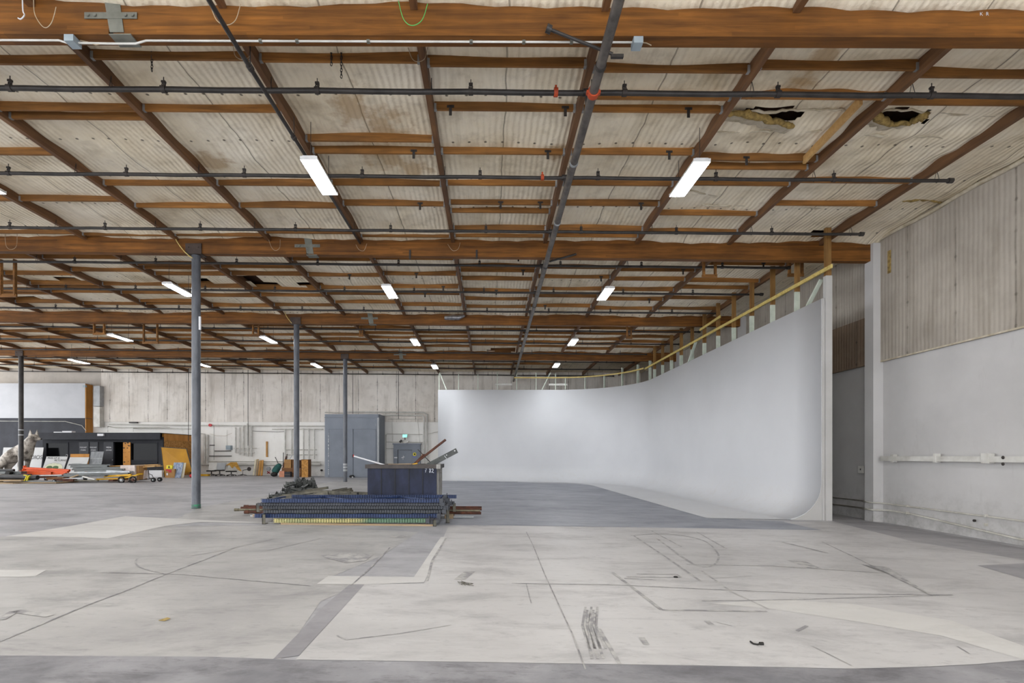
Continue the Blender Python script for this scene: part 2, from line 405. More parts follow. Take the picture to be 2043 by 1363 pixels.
def patch(name,pts,mt,lift,px=True,label=None):
    P=[]
    for q in pts:
        if px: v=fpt(*q)
        else: v=Vector((q[0],q[1],flr(q[0])))
        P.append(v)
    # cut at the fold lines of the slab so the paint follows it
    def clip(poly,x,keep_left):
        out=[]
        for i,a in enumerate(poly):
            b=poly[(i+1)%len(poly)]
            ia=(a.x<=x) if keep_left else (a.x>=x); ib=(b.x<=x) if keep_left else (b.x>=x)
            if ia: out.append(a)
            if ia!=ib:
                t=(x-a.x)/(b.x-a.x); out.append(a.lerp(b,t))
        return out
    mb=MB()
    for a,b in ((-60,0),(0,8.6),(8.6,XW)):
        q=clip(clip(P,b,True),a,False)
        if len(q)>2:
            q=[Vector((v.x,v.y,flr(v.x)+lift)) for v in q]
            mb.add(q,[tuple(range(len(q)))])
    o=mb.build(name,mt,floor,origin=(0,0,0))
    if label: o['label']=label
    # face up
    me=o.data
    for p in me.polygons:
        if p.normal.z<0: p.flip()
    return o
# broad worn pale area on the left, whiter paint on the right, blue grey in front of the cyclorama
patch('worn_paint',[(-900,1306),(80,1309),(420,1311),(560,1316),(640,1200),(720,1166),(640,1160),(760,1110),(835,1062),(560,1048),(330,1050),(210,1074),(165,1072),(12,1070),(-900,1120)],m_fl_light,.002,label='pale worn concrete')
patch('floor_paint',[(590,1317),(728,1166),(846,1165),(872,1100),(894,1052),(1021,1049.5),(1330,1053.5),(1640,1058.3),(1562,1041.5),(1660,1040.5),(1819,1080),(1925,1098),(2060,1121),(2330,1190),(2330,1290),(2043,1318),(1950,1326),(1850,1331),(1700,1335),(1400,1329),(1021,1323),(800,1320)],m_fl_white,.003,label='worn white painted floor')
patch('floor_paint',[(632,1166),(655,1150),(826,1152),(872,1083),(880,1072),(892,1072),(866,1118),(846,1163),(728,1167)],m_fl_clean,.0045,label='brighter white painted corner')
patch('floor_paint',[(10,1071),(170,1073),(215,1075),(330,1050),(400,1042),(640,1047),(560,1043),(450,1040),(250,1030.5),(140,1050)],m_fl_clean,.004,label='bright white strip')
patch('floor_paint',[(-300,1146),(-300,1137),(92,1138),(70,1151),(30,1152)],m_fl_clean,.0045,label='short bright white strip')
patch('floor_paint',[(1420,1205),(1560,1197),(1700,1206),(1900,1240),(2043,1290),(2043,1318),(1880,1270),(1700,1240),(1540,1216)],m_fl_clean,.0046,label='fresh white smear')
patch('floor_paint',[(885,957.5),(1050,963),(1180,967),(1205,968.5),(1290,986),(1480,1038),(1562,1040.5),(1640,1058),(1330,1053.5),(1021,1048.5),(892,1048),(760,1046),(640,1046),(640,1035)],m_fl_blue,.0025,label='blue grey painted floor')
patch('grey_wear',[(596,1309),(560,1314),(545,1316),(600,1260),(640,1215),(702,1163),(728,1166)],m_fl_grey,.0036)
patch('floor_paint',[(1950,1129),(2060,1124),(2200,1150),(2200,1200),(2043,1156)],m_fl_grey,.0052,label='grey bare wedge')
patch('dark_floor_band',[(-900,1306),(80,1309),(420,1311),(560,1316),(590,1318),(1021,1324),(1400,1330),(1700,1336),(1850,1332),(1950,1327),(2043,1319),(2330,1291),(2330,1700),(-900,1700)],m_fl_dark,.0022,label='stained dark concrete strip')
patch('pale_patch',[(400,1012),(470,1000),(560,985),(640,965),(690,957),(740,955),(733,992),(640,1046),(450,1040),(330,1046)],m_fl_light,.0012,label='pale scuffed concrete')
patch('wall_side_strip',[(1662,1041),(1745,1041.5),(2043,1094),(2330,1144),(2330,1190),(2060,1121),(1925,1098),(1819,1080)],m_fl_grey,.0012,label='grey unpainted strip along the wall')
def white_arc():
    pts=[(7.55,12.95),(5.5,12.95),(5.5,27.0)]
    for i in range(1,9):
        a=math.radians(90*i/8); pts.append((4.0+1.5*math.cos(a)+0*a, 27.0+2.6*math.sin(a)))
    pts+=[(-3.0,29.75),(-3.0,29.95),(4.0,29.95)]
    for i in range(0,9):
        a=math.radians(90-90*i/8); pts.append((4+3.5*math.cos(a),26.4+3.5*math.sin(a)))
    return pts
def spline(P,k=6):
    Q=[]
    for i in range(len(P)-1):
        p0=P[max(i-1,0)];p1=P[i];p2=P[i+1];p3=P[min(i+2,len(P)-1)]
        for j in range(k):
            t=j/k; Q.append(.5*((2*p1)+(p2-p0)*t+(2*p0-5*p1+4*p2-p3)*t*t+(3*p1-p0-3*p2+p3)*t**3))
    return Q+[P[-1]]
def strip(pts,w,mt,name='floor_scuff',lift=.006,smooth=False):
    P=[fpt(*q) for q in pts]; mb=MB()
    if smooth: P=spline(P)
    for a,b in zip(P,P[1:]):
        t=(b-a); t.z=0
        if t.length<1e-4: continue
        t.normalize(); n=Vector((-t.y,t.x,0))*w/2
        q=[a-n,b-n,b+n,a+n]; q=[Vector((v.x,v.y,flr(v.x)+lift)) for v in q]
        mb.add(q,[(0,1,2,3)])
    return mb.build(name,mt,floor,origin=(0,0,0))
for pts,w in (([(1168,1337),(1143,1268),(1125,1230),(1102,1180),(1086,1145),(1064,1090),(1050,1062)],.012),
              ([(700,1170),(740,1133),(778,1093)],.02),([(0,1281),(80,1248),(170,1210),(250,1180),(330,1147),(420,1113),(470,1093)],.02),
              ([(1021,1165),(1230,1168),(1420,1177),(1640,1186),(1900,1188)],.02),([(200,1143),(360,1147),(620,1170)],.016),
              ([(1860,1190),(1800,1160),(1700,1110),(1640,1082)],.02)):
    strip(pts,w,m_crack,'floor_joint')
sc=[([(1258,1069),(1330,1066),(1400,1078),(1432,1105),(1425,1128),(1400,1132)],.03),([(1265,1070),(1340,1120),(1400,1162)],.035),([(1310,1075),(1370,1118),(1395,1130)],.04),
    ([(1370,1127),(1540,1130),(1760,1144)],.025),([(1222,1143),(1260,1172),(1290,1195),(1320,1218),(1530,1221)],.04),([(1250,1152),(1360,1153),(1350,1147),(1270,1146)],.025),
    ([(1400,1140),(1460,1182),(1532,1216)],.03),([(1400,1200),(1560,1198),(1900,1188)],.02),([(1730,1130),(1800,1155),(1850,1185)],.05),
    ([(1195,1255),(1236,1326)],.03),([(672,1269),(690,1278),(800,1265),(900,1248)],.014),([(1300,1060),(1360,1092)],.03),([(1390,1062),(1450,1096)],.03),([(1560,1082),(1650,1104)],.06),
    ([(1590,1260),(1610,1250)],.03),([(1280,1273),(1290,1288)],.05),([(1410,1240),(1420,1248)],.05),([(1430,1243),(1460,1250)],.01),([(890,1074),(862,1120),(852,1160)],.03),
    ([(550,1075),(440,1100),(380,1110)],.016),([(640,1075),(530,1100)],.016),([(275,1114),(270,1124),(285,1135),(330,1146)],.02),([(100,1230),(30,1220),(0,1238)],.08),([(1050,1166),(1060,1205)],.01),
    ([(1620,1290),(1700,1330)],.012),([(1910,1291),(1935,1306)],.012),([(1245,1155),(1310,1158)],.03),([(1500,1150),(1420,1155)],.012)]
for i,(pts,w) in enumerate(sc): strip(pts,w,m_scuff,smooth=i in (0,2,21,23,26,27))
patch('floor_scuff',[(1570,1119),(1608,1121),(1640,1136),(1612,1134)],m_scuff,.006)
patch('floor_scuff',[(905,1158),(925,1142),(948,1141),(928,1157)],m_scuff,.006)
patch('floor_scuff',[(640,1108),(700,1104),(742,1108),(730,1120),(690,1124),(650,1114)],m_scuff,.006)
patch('floor_scuff',[(775,1072),(790,1068),(810,1070),(800,1074)],m_scuff,.006)
for k in range(7): strip([(1168+k*4,1212+(k%3)*6),(1162+k*4.5,1250),(1176+k*5.5,1296+(k%2)*20)],.022,m_scuff,'floor_scuff',.0058)
patch('floor_scuff',[(1720,1127),(1770,1132),(1800,1150),(1760,1143)],m_scuff,.006)

# ------------------------------------------------------------------ walls
mb=MB(); mb.box(XW,XW+.25,YR,YB,-.6,3.98)
mb.box(XW+.0,XW+.25,YR,YB,3.98,7.7)
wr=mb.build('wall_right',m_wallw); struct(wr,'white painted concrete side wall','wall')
mb=MB(); mb.box(XW-.07,XW,YR,YB,3.97,7.6)
mb.build('wall_insulation',m_insr,wr)
mb=MB(); mb.box(XW-.08,XW-.04,YR,YB,3.955,3.99); mb.build('insulation_edge',m_facing,wr)
for yy in (13.49,20.55,27.6):
    mb=MB(); mb.box(XW-.26,XW,yy,yy+.31,-.5,7.1); mb.build('pilaster',m_wallw,wr)
# slit and bare furring in the insulation above the pilaster
mb=MB(); a=pX(1774,500,XW-.08); b=pX(1774,545,XW-.08)
mb.box(XW-.085,XW-.06,a.y-.05,a.y+.05,b.z,a.z); mb.build('torn_slit',m_fibre,wr)
# bare brown lower strip of insulation behind the cyclorama
mb=MB(); mb.box(XW-.12,XW-.06,13.85,YB-.1,3.95,5.25); mb.build('kraft_insulation',make_wallins('bare kraft insulation',1,'#8d7a68','#6f5e50',.2),wr)

mb=MB(); mb.box(XL,XW,YB,YB+.25,-.4,7.9)
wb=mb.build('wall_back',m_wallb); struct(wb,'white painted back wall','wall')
mb=MB(); mb.box(-26.4,XW,YB-.07,YB,3.80,7.7); mb.build('wall_insulation',m_insb,wb)
mb=MB(); mb.box(XL,-26.4,YB-.03,YB,3.7,7.8); mb.build('concrete_panel',m_cream_w,wb)
# black partition with a white bulkhead on the far left
mb=MB(); mb.box(XL,-27.02,34.3,YB,.2,4.02); pw=mb.build('wall_left',m_blackw); struct(pw,'dark grey partition under a white bulkhead','wall')
mb=MB(); mb.box(XL,-27.05,34.27,YB,4.02,6.35); mb.build('bulkhead',m_bulk,pw)
mb=MB(); mb.box(-27.04,-27.0,34.28,YB,.2,4.0); mb.box(-27.04,-27.0,34.28,YB,4.03,6.3); mb.build('plywood_end',m_ply,pw)
mb=MB(); P=[pY(*q,34.25) for q in ((-40,840),(20,840.5),(130,841),(163,849),(172,860))]; mb.tube(P,.018,6); mb.build('conduit',m_condw,pw)
mb=MB(); xb(165,768.5,170,772.5,34.1,.14,mb); mb.build('sensor_box',m_boxg,pw)

# ------------------------------------------------------------------ roof: insulation with torn openings, deck above
def frange(a,b,s):
    out=[];
    while a<b-1e-6: out.append(a); a+=s
    return out
gx=frange(XL,-14,.5)+frange(-14,3.6,.22)+frange(3.6,8.4,.06)+frange(8.4,XW,.2)+[XW]
gy=frange(YR,5,.6)+frange(5,8.3,.2)+frange(8.3,10.2,.06)+frange(10.2,14,.16)+frange(14,YB,.3)+[YB]
BF=[(6.54,6.72),(13.59,13.77),(20.64,20.82),(27.69,27.87)]      # beams front and back faces
BZ=[(6.85,.0035),(6.77,.0115),(6.77,.006),(6.69,.009)]           # underside at X=0 and fall per metre
gy=sorted(set([round(y,3) for y in gy if all(abs(y-q)>.07 for f in BF for q in f)]+[f[0]-.004 for f in BF]+[f[1]+.004 for f in BF]+[f[0]-.08 for f in BF]+[f[0]-.16 for f in BF]))
holes=[]
for (px,py,rx,ry) in ((1540,229,.50,.17),(1795,234,.50,.22),(1640,462,.35,.12),(755,283,.2,.04)):
    q=pZ(px,py,roofz(6 if px>900 else -2,9)); holes.append((q.x,q.y,rx,ry))
for (px,py,rx,ry) in ((140,571,.7,.28),(405,570,.4,.2),(498,563,.5,.25),(530,575,.5,.25),(630,575,.5,.25),(668,577,.5,.2),(1000,695,.8,.3),(480,720,.9,.35),(455,738,.8,.3),(560,722,.6,.3),(40,605,.8,.3)):
    q=pZ(px,py,7.25); holes.append((q.x,q.y,rx,ry))
hr=random.Random(3)
def sag(x,y):
    s=.018*math.sin(x*2.575+1)*math.sin(y*5.15)+.015*math.sin(x*.9+y*.7)
    for f,b in BF:
        d=f-y
        if 0<=d<.5: s+=((.14 if f<7 else .125)-.03*abs(math.sin(x*4.1))+.025*math.sin(x*1.3))*(1-d/.5)**1.3
        if 0<=y-b<.3: s+=.06*(1-(y-b)/.3)
    if y>8.0 and y<10.6 and x>3.8: s+=.02*math.sin(x*7)*math.sin(y*9)+.025*max(0,1-abs(y-9.15)/.3)*(1+math.sin(x*6))
    return s
mb=MB(); nx=len(gx)
mb.v=[(x,y,roofz(x,y)-sag(x,y)) for y in gy for x in gx]
for j in range(len(gy)-1):
    for i in range(nx-1):
        cx=(gx[i]+gx[i+1])/2; cy=(gy[j]+gy[j+1])/2; cut=False
        for hx,hy,rx,ry in holes:
            d=((cx-hx)/rx)**2+((cy-hy)/ry)**2
            if d<1+.22*math.sin(cx*13+cy*11)+.08*math.sin(cx*31): cut=True
        if not cut: mb.f.append([j*nx+i,(j+1)*nx+i,(j+1)*nx+i+1,j*nx+i+1]); mb.m.append(0); mb.s.append(True)
ceil=mb.build('ceiling',m_ceil,origin=(0,0,7.3)); struct(ceil,'quilted off white roof insulation with torn holes','ceiling')
mb=MB(); mb.add([(XL,YR,roofz(XL,YR)+.22),(XW,YR,roofz(XW,YR)+.22),(XW,YB,roofz(XW,YB)+.22),(XL,YB,roofz(XL,YB)+.22)],[(0,3,2,1)])
mb.add([(XL,YR,roofz(XL,YR)+.3),(XW,YR,roofz(XW,YR)+.3),(XW,YB,roofz(XW,YB)+.3),(XL,YB,roofz(XL,YB)+.3)],[(0,1,2,3)])
mb.build('roof_deck',m_deck,ceil)
def ragged(path,r,drop,mt,name,seed,flap=0):
    rr=random.Random(seed); P=[]; rad=[]
    for (px,py) in path:
        q=pZ(px,py,7.28-drop); P.append(q); rad.append(r*(.6+rr.random()*.8))
    # refine
    Q=[];RR=[]
    for i in range(len(P)-1):
        for k in range(5):
            t=k/5; Q.append(P[i].lerp(P[i+1],t)+Vector((0,rr.uniform(-.015,.015),rr.uniform(-.02,.02)))); RR.append(max(.012,(rad[i]*(1-t)+rad[i+1]*t)*rr.uniform(.8,1.2)))
    Q.append(P[-1]); RR.append(rad[-1]*.5); RR[0]*=.5
    mb=MB(); mb.tube(Q,RR,7)
    mb.build(name,mt,ceil)
    if flap:
        mb=MB()
        for a,b in zip(Q,Q[1:]):
            d=Vector((0,flap,.06)); mb.add([a-Vector((0,0,.03)),b-Vector((0,0,.03)),b+d,a+d],[(0,1,2,3)],0,True)
        mb.build('torn_facing',m_facing,ceil)
ragged([(1447,226),(1490,229),(1525,236),(1560,246),(1584,253)],.05,.06,m_fibre,'torn_fibre',1,.30)
ragged([(1745,229),(1762,242),(1785,249),(1815,246),(1838,234),(1853,228)],.055,.06,m_fibre,'torn_fibre',2,.28)
ragged([(1425,264),(1500,263),(1560,262),(1640,260)],.018,.0,m_facing,'torn_facing',4)
ragged([(1700,268),(1760,270),(1800,272),(1850,269),(1930,274)],.022,.0,m_facing,'torn_facing',5)
ragged([(1450,221),(1500,224),(1560,222),(1600,218),(1660,218),(1690,222)],.022,.01,m_facing,'torn_facing',6)
ragged([(1760,221),(1800,218),(1850,224),(1900,226),(1985,232)],.022,.01,m_facing,'torn_facing',7)
ragged([(1800,402),(1830,398),(1860,400),(1885,406)],.03,.02,m_fibre,'torn_fibre',8)
ragged([(1345,384),(1375,380),(1410,388),(1440,392)],.022,.0,m_facing,'torn_facing',9)
ragged([(1400,408),(1440,410),(1500,408)],.022,.0,m_facing,'torn_facing',10)
ragged([(1575,412),(1640,415),(1700,418)],.02,.0,m_facing,'torn_facing',12)
# rolled-down edge of insulation along the side wall
mb=MB(); mb.tube([(XW-.09,y,roofz(XW,y)-.05+.02*math.sin(y*3)) for y in frange(6,34,.4)],.05,6); mb.build('insulation_edge',m_facing,ceil)

# ------------------------------------------------------------------ beams
ORD=['nearest','second','third','fourth']
beams=[]
for i,((yf,yb),(z0,sl)) in enumerate(zip(BF,BZ)):
    root=thing('roof_beam','large brown laminated timber roof beam, '+['nearest to the camera','second from the camera, topping the nearest column','third from the camera','fourth from the camera, nearest the back wall'][i],'beam',(0,yf,z0),'laminated roof beams')
    mb=MB()
    for xa,xb_ in ((XL,-4.86),(-4.80,XW-.02)):
        za=z0-sl*xa; zb=z0-sl*xb_
        ta=roofz(xa,yf)+.12; tb=roofz(xb_,yf)+.12
        mb.add([(xa,yf,za),(xb_,yf,zb),(xb_,yb,zb),(xa,yb,za),(xa,yf,ta),(xb_,yf,tb),(xb_,yb,tb),(xa,yb,ta)],
               [(0,3,2,1),(4,5,6,7),(0,1,5,4),(1,2,6,5),(2,3,7,6),(3,0,4,7)])
    mb.build('timber',m_beam,root,origin=(0,yf,z0))
    # hinge connector strap
    x=-4.83; zb=z0-sl*x; mb=MB()
    for yy in (yf-.012,yb):
        mb.prism([(x-.11,yy,zb+.62),(x+.09,yy,zb+.62),(x+.17,yy,zb+.02),(x-.01,yy,zb+.02)],(0,.012,0))
        mb.prism([(x-.33,yy-.004,zb+.19),(x+.34,yy-.004,zb+.19),(x+.34,yy-.004,zb+.27),(x-.33,yy-.004,zb+.27)],(0,.008,0))
    mb.box(x-.02,x+.26,yf-.012,yb+.012,zb-.014,zb+.0)
    for dx in (-.28,-.19,.2,.29): mb.disc((x+dx,yf-.022,zb+.23),.022,(0,1,0),.02,8)
    h=mb.build('hinge_connector',m_strap,root); h['label']='grey steel strap with bolts'
    if i==0:
        mb=MB()
        for ch,px in (('K',1958),('R',1970)):
            q=pY(px,28,yf-.004); text_on(mb,ch,.065,q,(1,0,0),(0,0,1))
        h=mb.build('chalk_mark',m_chalk,root); h['label']='chalked letters K R'
beams=[o for o in C.objects if o.name.startswith('roof_beam')]
# small tabs on the second beam
for px in (818,951):
    mb=MB(); a=pY(px-1.8,499,13.58); b=pY(px+1.8,517,13.58); mb.box(a.x,b.x,13.565,13.59,b.z,a.z); mb.build('steel_tab',m_darkst,beams[1])

# ------------------------------------------------------------------ purlins
PX=[-.96+2.44*k for k in range(-14,5)]
SPANS=[(3.0,6.54)]+[(BF[i][1],BF[i+1][0]) for i in range(3)]+[(27.87,34.83)]
def nth(n): return ['','first','second','third','fourth','fifth','sixth','seventh','eighth','ninth','tenth','eleventh','twelfth','thirteenth','fourteenth','fifteenth','sixteenth','seventeenth'][n]
BN=['nearest','second','third','fourth']
for b,sp in enumerate(SPANS):
    for k,x in enumerate(PX):
        y0,y1=sp
        kk=k-14
        if x> XW-.2: continue
        if x*F/y1+CX< -30: continue
        if b==0 and abs(x)>5.9: continue
        hh=.3; mb=MB()
        y0+=.004; y1-=.004
        za=roofz(x,y0)-.18; zb=roofz(x,y1)-.18
        w=.045
        mb.add([(x-w,y0,za),(x+w,y0,za),(x+w,y1,zb),(x-w,y1,zb),(x-w,y0,za+hh),(x+w,y0,za+hh),(x+w,y1,zb+hh),(x-w,y1,zb+hh)],
               [(0,3,2,1),(4,5,6,7),(0,1,5,4),(1,2,6,5),(2,3,7,6),(3,0,4,7)])
        o=mb.build('purlin',m_purlin)
        side='left' if kk<=0 else 'right'; n=1-kk if kk<=0 else kk-0
        if side=='left': n=1-kk if kk<1 else 1
        if kk==0: n=2
        if kk<0: n=2-kk
        if kk==1: side,n='left',1
        if kk>1: n=kk-1
        where='running towards the camera from the nearest beam' if b==0 else 'running back from the %s beam'%BN[b-1]
        tag(o,'brown purlin %s, %s %s of the main pipe'%(where,nth(n),side),'purlin','roof purlins')

# ------------------------------------------------------------------ joists
mbj=MB(); mbj.box(-1.165,1.165,-.02,.02,0,.22)
joist0=mbj.build('roof_joist',m_joist,origin=(0,0,0))
hangs=[]
for s in (-1,1):
    mh=MB(); mh.box(s*1.172,s*1.13,-.03,.03,-.006,.004); mh.box(s*1.172,s*1.135,-.032,-.021,0,.1); mh.box(s*1.172,s*1.135,.021,.032,0,.1)
    hangs.append(mh.build('joist_hanger',m_galv,joist0,origin=(0,0,0)))
mt_=MB(); mt_.box(-.06,.06,-.03,-.021,.03,.07); mt_.box(-.024,.024,-.03,-.021,-.1,.07)
tab0=mt_.build('steel_tab',m_darkst,joist0,origin=(0,0,0))
jfirst=[True]
def joist(x,y,bay,gap,idx,tabs=(),hang=True):
    z=roofz(x,y)-.125
    if jfirst[0]: o=joist0; jfirst[0]=False
    else: o=joist0.copy(); C.objects.link(o)
    o.location=(x,y,z); o.rotation_euler=(0,math.atan(.008),0); W[o.name]=Vector((x,y,z))
    if hang:
        for h0 in hangs: h=h0.copy(); C.objects.link(h); h.parent=o; h.location=(0,0,0)
    for tx in tabs:
        h=tab0.copy(); C.objects.link(h); h.parent=o; h.location=(tx,0,0)
    side='right' if gap>=1 else 'left'; n=gap if gap>=1 else 1-gap
    gn=('gap just %s of main pipe'%side) if n==1 else ('%s gap %s of main pipe'%(nth(n),side))
    tag(o,'brown joist, %s back from the %s cross beam, %s'%(nth(idx),BN[bay-1],gn),'joist','roof joists')
    return o
T1={-5:[309,400,465],-4:[225,309,401,470],-3:[130,222,239,370,414,470],-2:[121,224,370,414,465],-1:[126,283,307,370,410,472],
    0:[135,222,308,370,408,424,458,472],1:[146,200,225,309,370,410,459,472],2:[141,199,321,338,370,429,464],3:[157,211,365,410]}
tabsT={(0,2):(-.9,1.0),(0,3):(.85,),(0,5):(-.0,.9),(-1,3):(.75,),(-1,5):(.6,),(1,3):(.6,),(1,4):(.7,),(1,6):(.75,),(2,3):(-.2,)}
rj=random.Random(5)
for g,ys in T1.items():
    xc=PX[g+14]+1.22
    for i,yy in enumerate(ys):
        z=roofz(xc,10)-.125
        Y=(z-H)*F/(CY-yy)
        if Y>13.45: Y=13.45
        joist(xc,Y,1,g,i+1,tabsT.get((g,i+1),()))
for bay,n in ((2,6),(3,6),(4,4)):
    y0,y1=SPANS[bay]
    for k,x in enumerate(PX[:-1]):
        g=k-14; xc=x+1.22
        if (xc+1.22)*F/(y1)+CX<0: continue
        if g>3 or (bay==4 and g>1): continue
        nn=n
        off=rj.uniform(.3,.8); pos=[]
        step=(y1-y0-.6)/nn
        for i in range(nn):
            y=y0+off+step*i+rj.uniform(-.25,.25)
            pos.append(min(max(y,y0+.2),y1-.2))
        if bay==2 and rj.random()<.5: pos.append(min(pos[rj.randrange(len(pos))]+.32,y1-.12))
        if bay==4: pos=[y for y in pos if y>29.3]
        for i,y in enumerate(sorted(pos)):
            joist(xc,y,bay,g,i+1,(rj.uniform(-.9,.9),) if bay==2 and rj.random()<.4 and g>-3 else (),bay<3)
# extra board between two joists beside the torn opening
for tmp in hangs+[tab0]: bpy.data.objects.remove(tmp)
mb=MB(); a=pZ(1718,200,7.2); b=pZ(1604,320,7.17); mb.bar(a,b,.05,.14); o=mb.build('blocking_board',m_pine)
tag(o,'short pale timber running beside the torn insulation between two joists','timber')

# ------------------------------------------------------------------ sprinkler pipes
LY=[7.80,10.16,12.58,14.8,17.2,19.44,22.3,24.7,27.1,29.4,31.8,34.2]
LN=['nearest','second','third','fourth','fifth','sixth','seventh','eighth','ninth','tenth','eleventh','farthest']
for i,y in enumerate(LY):
    xl=-976*y/F-.4; xr=9.15 if i not in (0,3,5) else (10.2 if i==0 else 8.65)
    if i>=8: xr=8.3
    r=.04 if i==0 else .034
    root=thing('sprinkler_pipe','dark sprinkler branch pipe slung across the roof, %s from the camera'%LN[i],'pipe',(xl,y,roofz(xl,y)-.31),'sprinkler branch pipes')
    mb=MB(); P=[(x,y,roofz(x,y)-.31-.012*math.sin((x+7.3)*math.pi/2.34)**2) for x in [xl+(xr-xl)*t/24 for t in range(25)]]
    mb.tube(P,r,10); mb.build('pipe',m_pipe,root)
    e=P[-1]; mb=MB(); mb.disc(e,r*1.5,(1,0,0),.09,10); mb.build('end_cap',m_pipe,root)
    x=-7.3+.1*(i%3)
    while x-2.34>xl: x-=2.34
    while x<xr-.2:
        z=roofz(x,y)-.31; mb=MB()
        mb.disc((x,y,z),r*1.35,(1,0,0),.07,10); mb.tube([(x,y,z+r),(x,y,z+.08)],.009,6)
        if i<6:
            mb.tube([(x+.026*math.cos(a),y,z+.075+.026*math.sin(a)) for a in [k*math.pi/4 for k in range(9)]],.011,5,cap=False)
            mb.box(x-.03,x+.03,y-.02,y+.02,z+.095,z+.125); mb.tube([(x,y,z+.12),(x,y,z+.185)],.007,5)
        else: mb.tube([(x,y,z+.05),(x,y,z+.185)],.012,4)
        mb.build('hanger',m_darkst,root)
        x+=2.34
    if i in (0,1):
        x=(1109-CX)*y/F if i==0 else (1082-CX)*y/F
        z=roofz(x,y)-.31; mb=MB(); mb.disc((x,y,z),r*1.6,(1,0,0),.06,12); mb.box(x-.015,x+.015,y-.02,y+.02,z+r,z+.1)
        o=mb.build('coupling',m_orange_c,root); o['label']='orange coupling'
    # thin wire loops that hold the pipe beside the purlins
    if i<6:
        for x in PX:
            if xl<x<xr-.2:
                z=roofz(x,y)-.31; mb=MB()
                mb.tube([(x+.08,y-.0,z+.2),(x+.09,y-.045,z),(x+.08,y,z-.05),(x+.07,y+.045,z),(x+.08,y,z+.2)],.006,4,cap=False)
                mb.build('wire_sling',m_darkst,root)
# main
root=thing('sprinkler_main','thick dusty grey sprinkler main running from above the camera to the back wall','pipe',(1.5,4.5,6.7))
mb=MB()
def mainp(y): t=(y-5.8)/28; return Vector((1.486+.16*t,y,6.705-.13*t))
mb.tube([mainp(y) for y in (4.2,8,12,16,20,24,28,32,34.75)],.065,16); mb.build('pipe',m_main,root)
for yy in (7.35,):
    mb=MB(); mb.disc(mainp(yy),.082,(0,1,0),.09,16); mb.box(mainp(yy).x-.1,mainp(yy).x+.1,yy-.03,yy+.03,mainp(yy).z-.02,mainp(yy).z+.02); o=mb.build('coupling',m_orange_c,root); o['label']='orange coupling'
for yy in (6.85,9.1,11.4,14.0,17.6,21.2,25,29):
    mb=MB(); mb.disc(mainp(yy),.076,(0,1,0),.05,16); mb.build('coupling',m_pipe if yy>12 or yy<7 else m_galv,root)
for y in LY[:9]:
    p=mainp(y); mb=MB(); mb.tube([p+Vector((0,0,.05)),(p.x,y,roofz(p.x,y)-.31)],.036,8); mb.disc((p.x,y,roofz(p.x,y)-.31),.055,(1,0,0),.14,8); mb.build('riser',m_pipe,root)
for (a,b) in (((1095,58),(1222,108)),):
    A=pY(*a,6.46); B=pY(*b,6.62); mb=MB(); mb.tube([A,B],.02,8); mb.disc(A,.05,(1,.2,-.3),.06,8); mb.box(B.x-.02,B.x+.14,B.y-.02,B.y+.02,B.z-.05,B.z-.01); mb.build('sway_brace',m_pipe,root)
A=pY(1150,507,13.45);B=pY(1096,522,13.7); mb=MB(); mb.tube([A,B],.025,6); mb.build('sway_brace',m_pipe,root)
# slim black pipe that carries the nearest lamp
root=thing('hanging_pipe','slim black pipe slanting under the roof that carries the nearest lamp','pipe',(-3.2,4.6,6.7))
mb=MB(); mb.tube([(-3.17,4.6,6.66),(-3.24,6.67,6.74),(-3.30,9.5,6.88),(-3.42,13.55,7.12)],.03,10); mb.build('pipe',m_pipe,root)
for y,x,z in ((6.95,-3.245,6.755),(8.6,-3.28,6.83)):
    mb=MB(); mb.disc((x,y,z),.042,(0,1,.05),.08,10); mb.tube([(x,y,z),(x,y,z+.35)],.008,5); mb.build('hanger',m_darkst,root)

# ------------------------------------------------------------------ lamps
def lamp(x,y,z,label,hide=False,ang=0.0):
    root=thing('ceiling_lamp',label,'ceiling lamp',(x,y,z),'strip lamps under the roof')
    root.rotation_euler=(0,0,ang)
    def loc(mb,name,m):
        o=mb.build(name,m,None,origin=(0,0,0)); o.parent=root; o.location=(0,0,0); return o
    mb=MB(); mb.prism([(-.15,-.6,.03),(.15,-.6,.03),(.11,-.6,.075),(-.11,-.6,.075)],(0,1.2,0)); mb.box(-.15,.15,-.61,-.6,0,.06); mb.box(-.15,.15,.6,.61,0,.06); mb.box(-.153,-.147,-.6,.6,0,.035); mb.box(.147,.153,-.6,.6,0,.035)
    loc(mb,'housing',m_house)
    for s in (-1,1):
        mb=MB(); mb.add([(s*.012,-.595,.006),(s*.145,-.595,.006),(s*.145,.595,.006),(s*.012,.595,.006)],[(0,3,2,1) if s>0 else (0,1,2,3)])
        o=loc(mb,'diffuser',m_lens); o['label']='glowing white diffuser strip'
        for p in o.data.polygons:
            if p.normal.z>0: p.flip()
    for yy in (-.5,.5):
        top=roofz(x,y+yy)-.02-z
        mb=MB(); mb.tube([(0,yy,.07),(0,yy,max(.1,top))],.006,5); loc(mb,'suspension_wire',m_darkst)
    return root
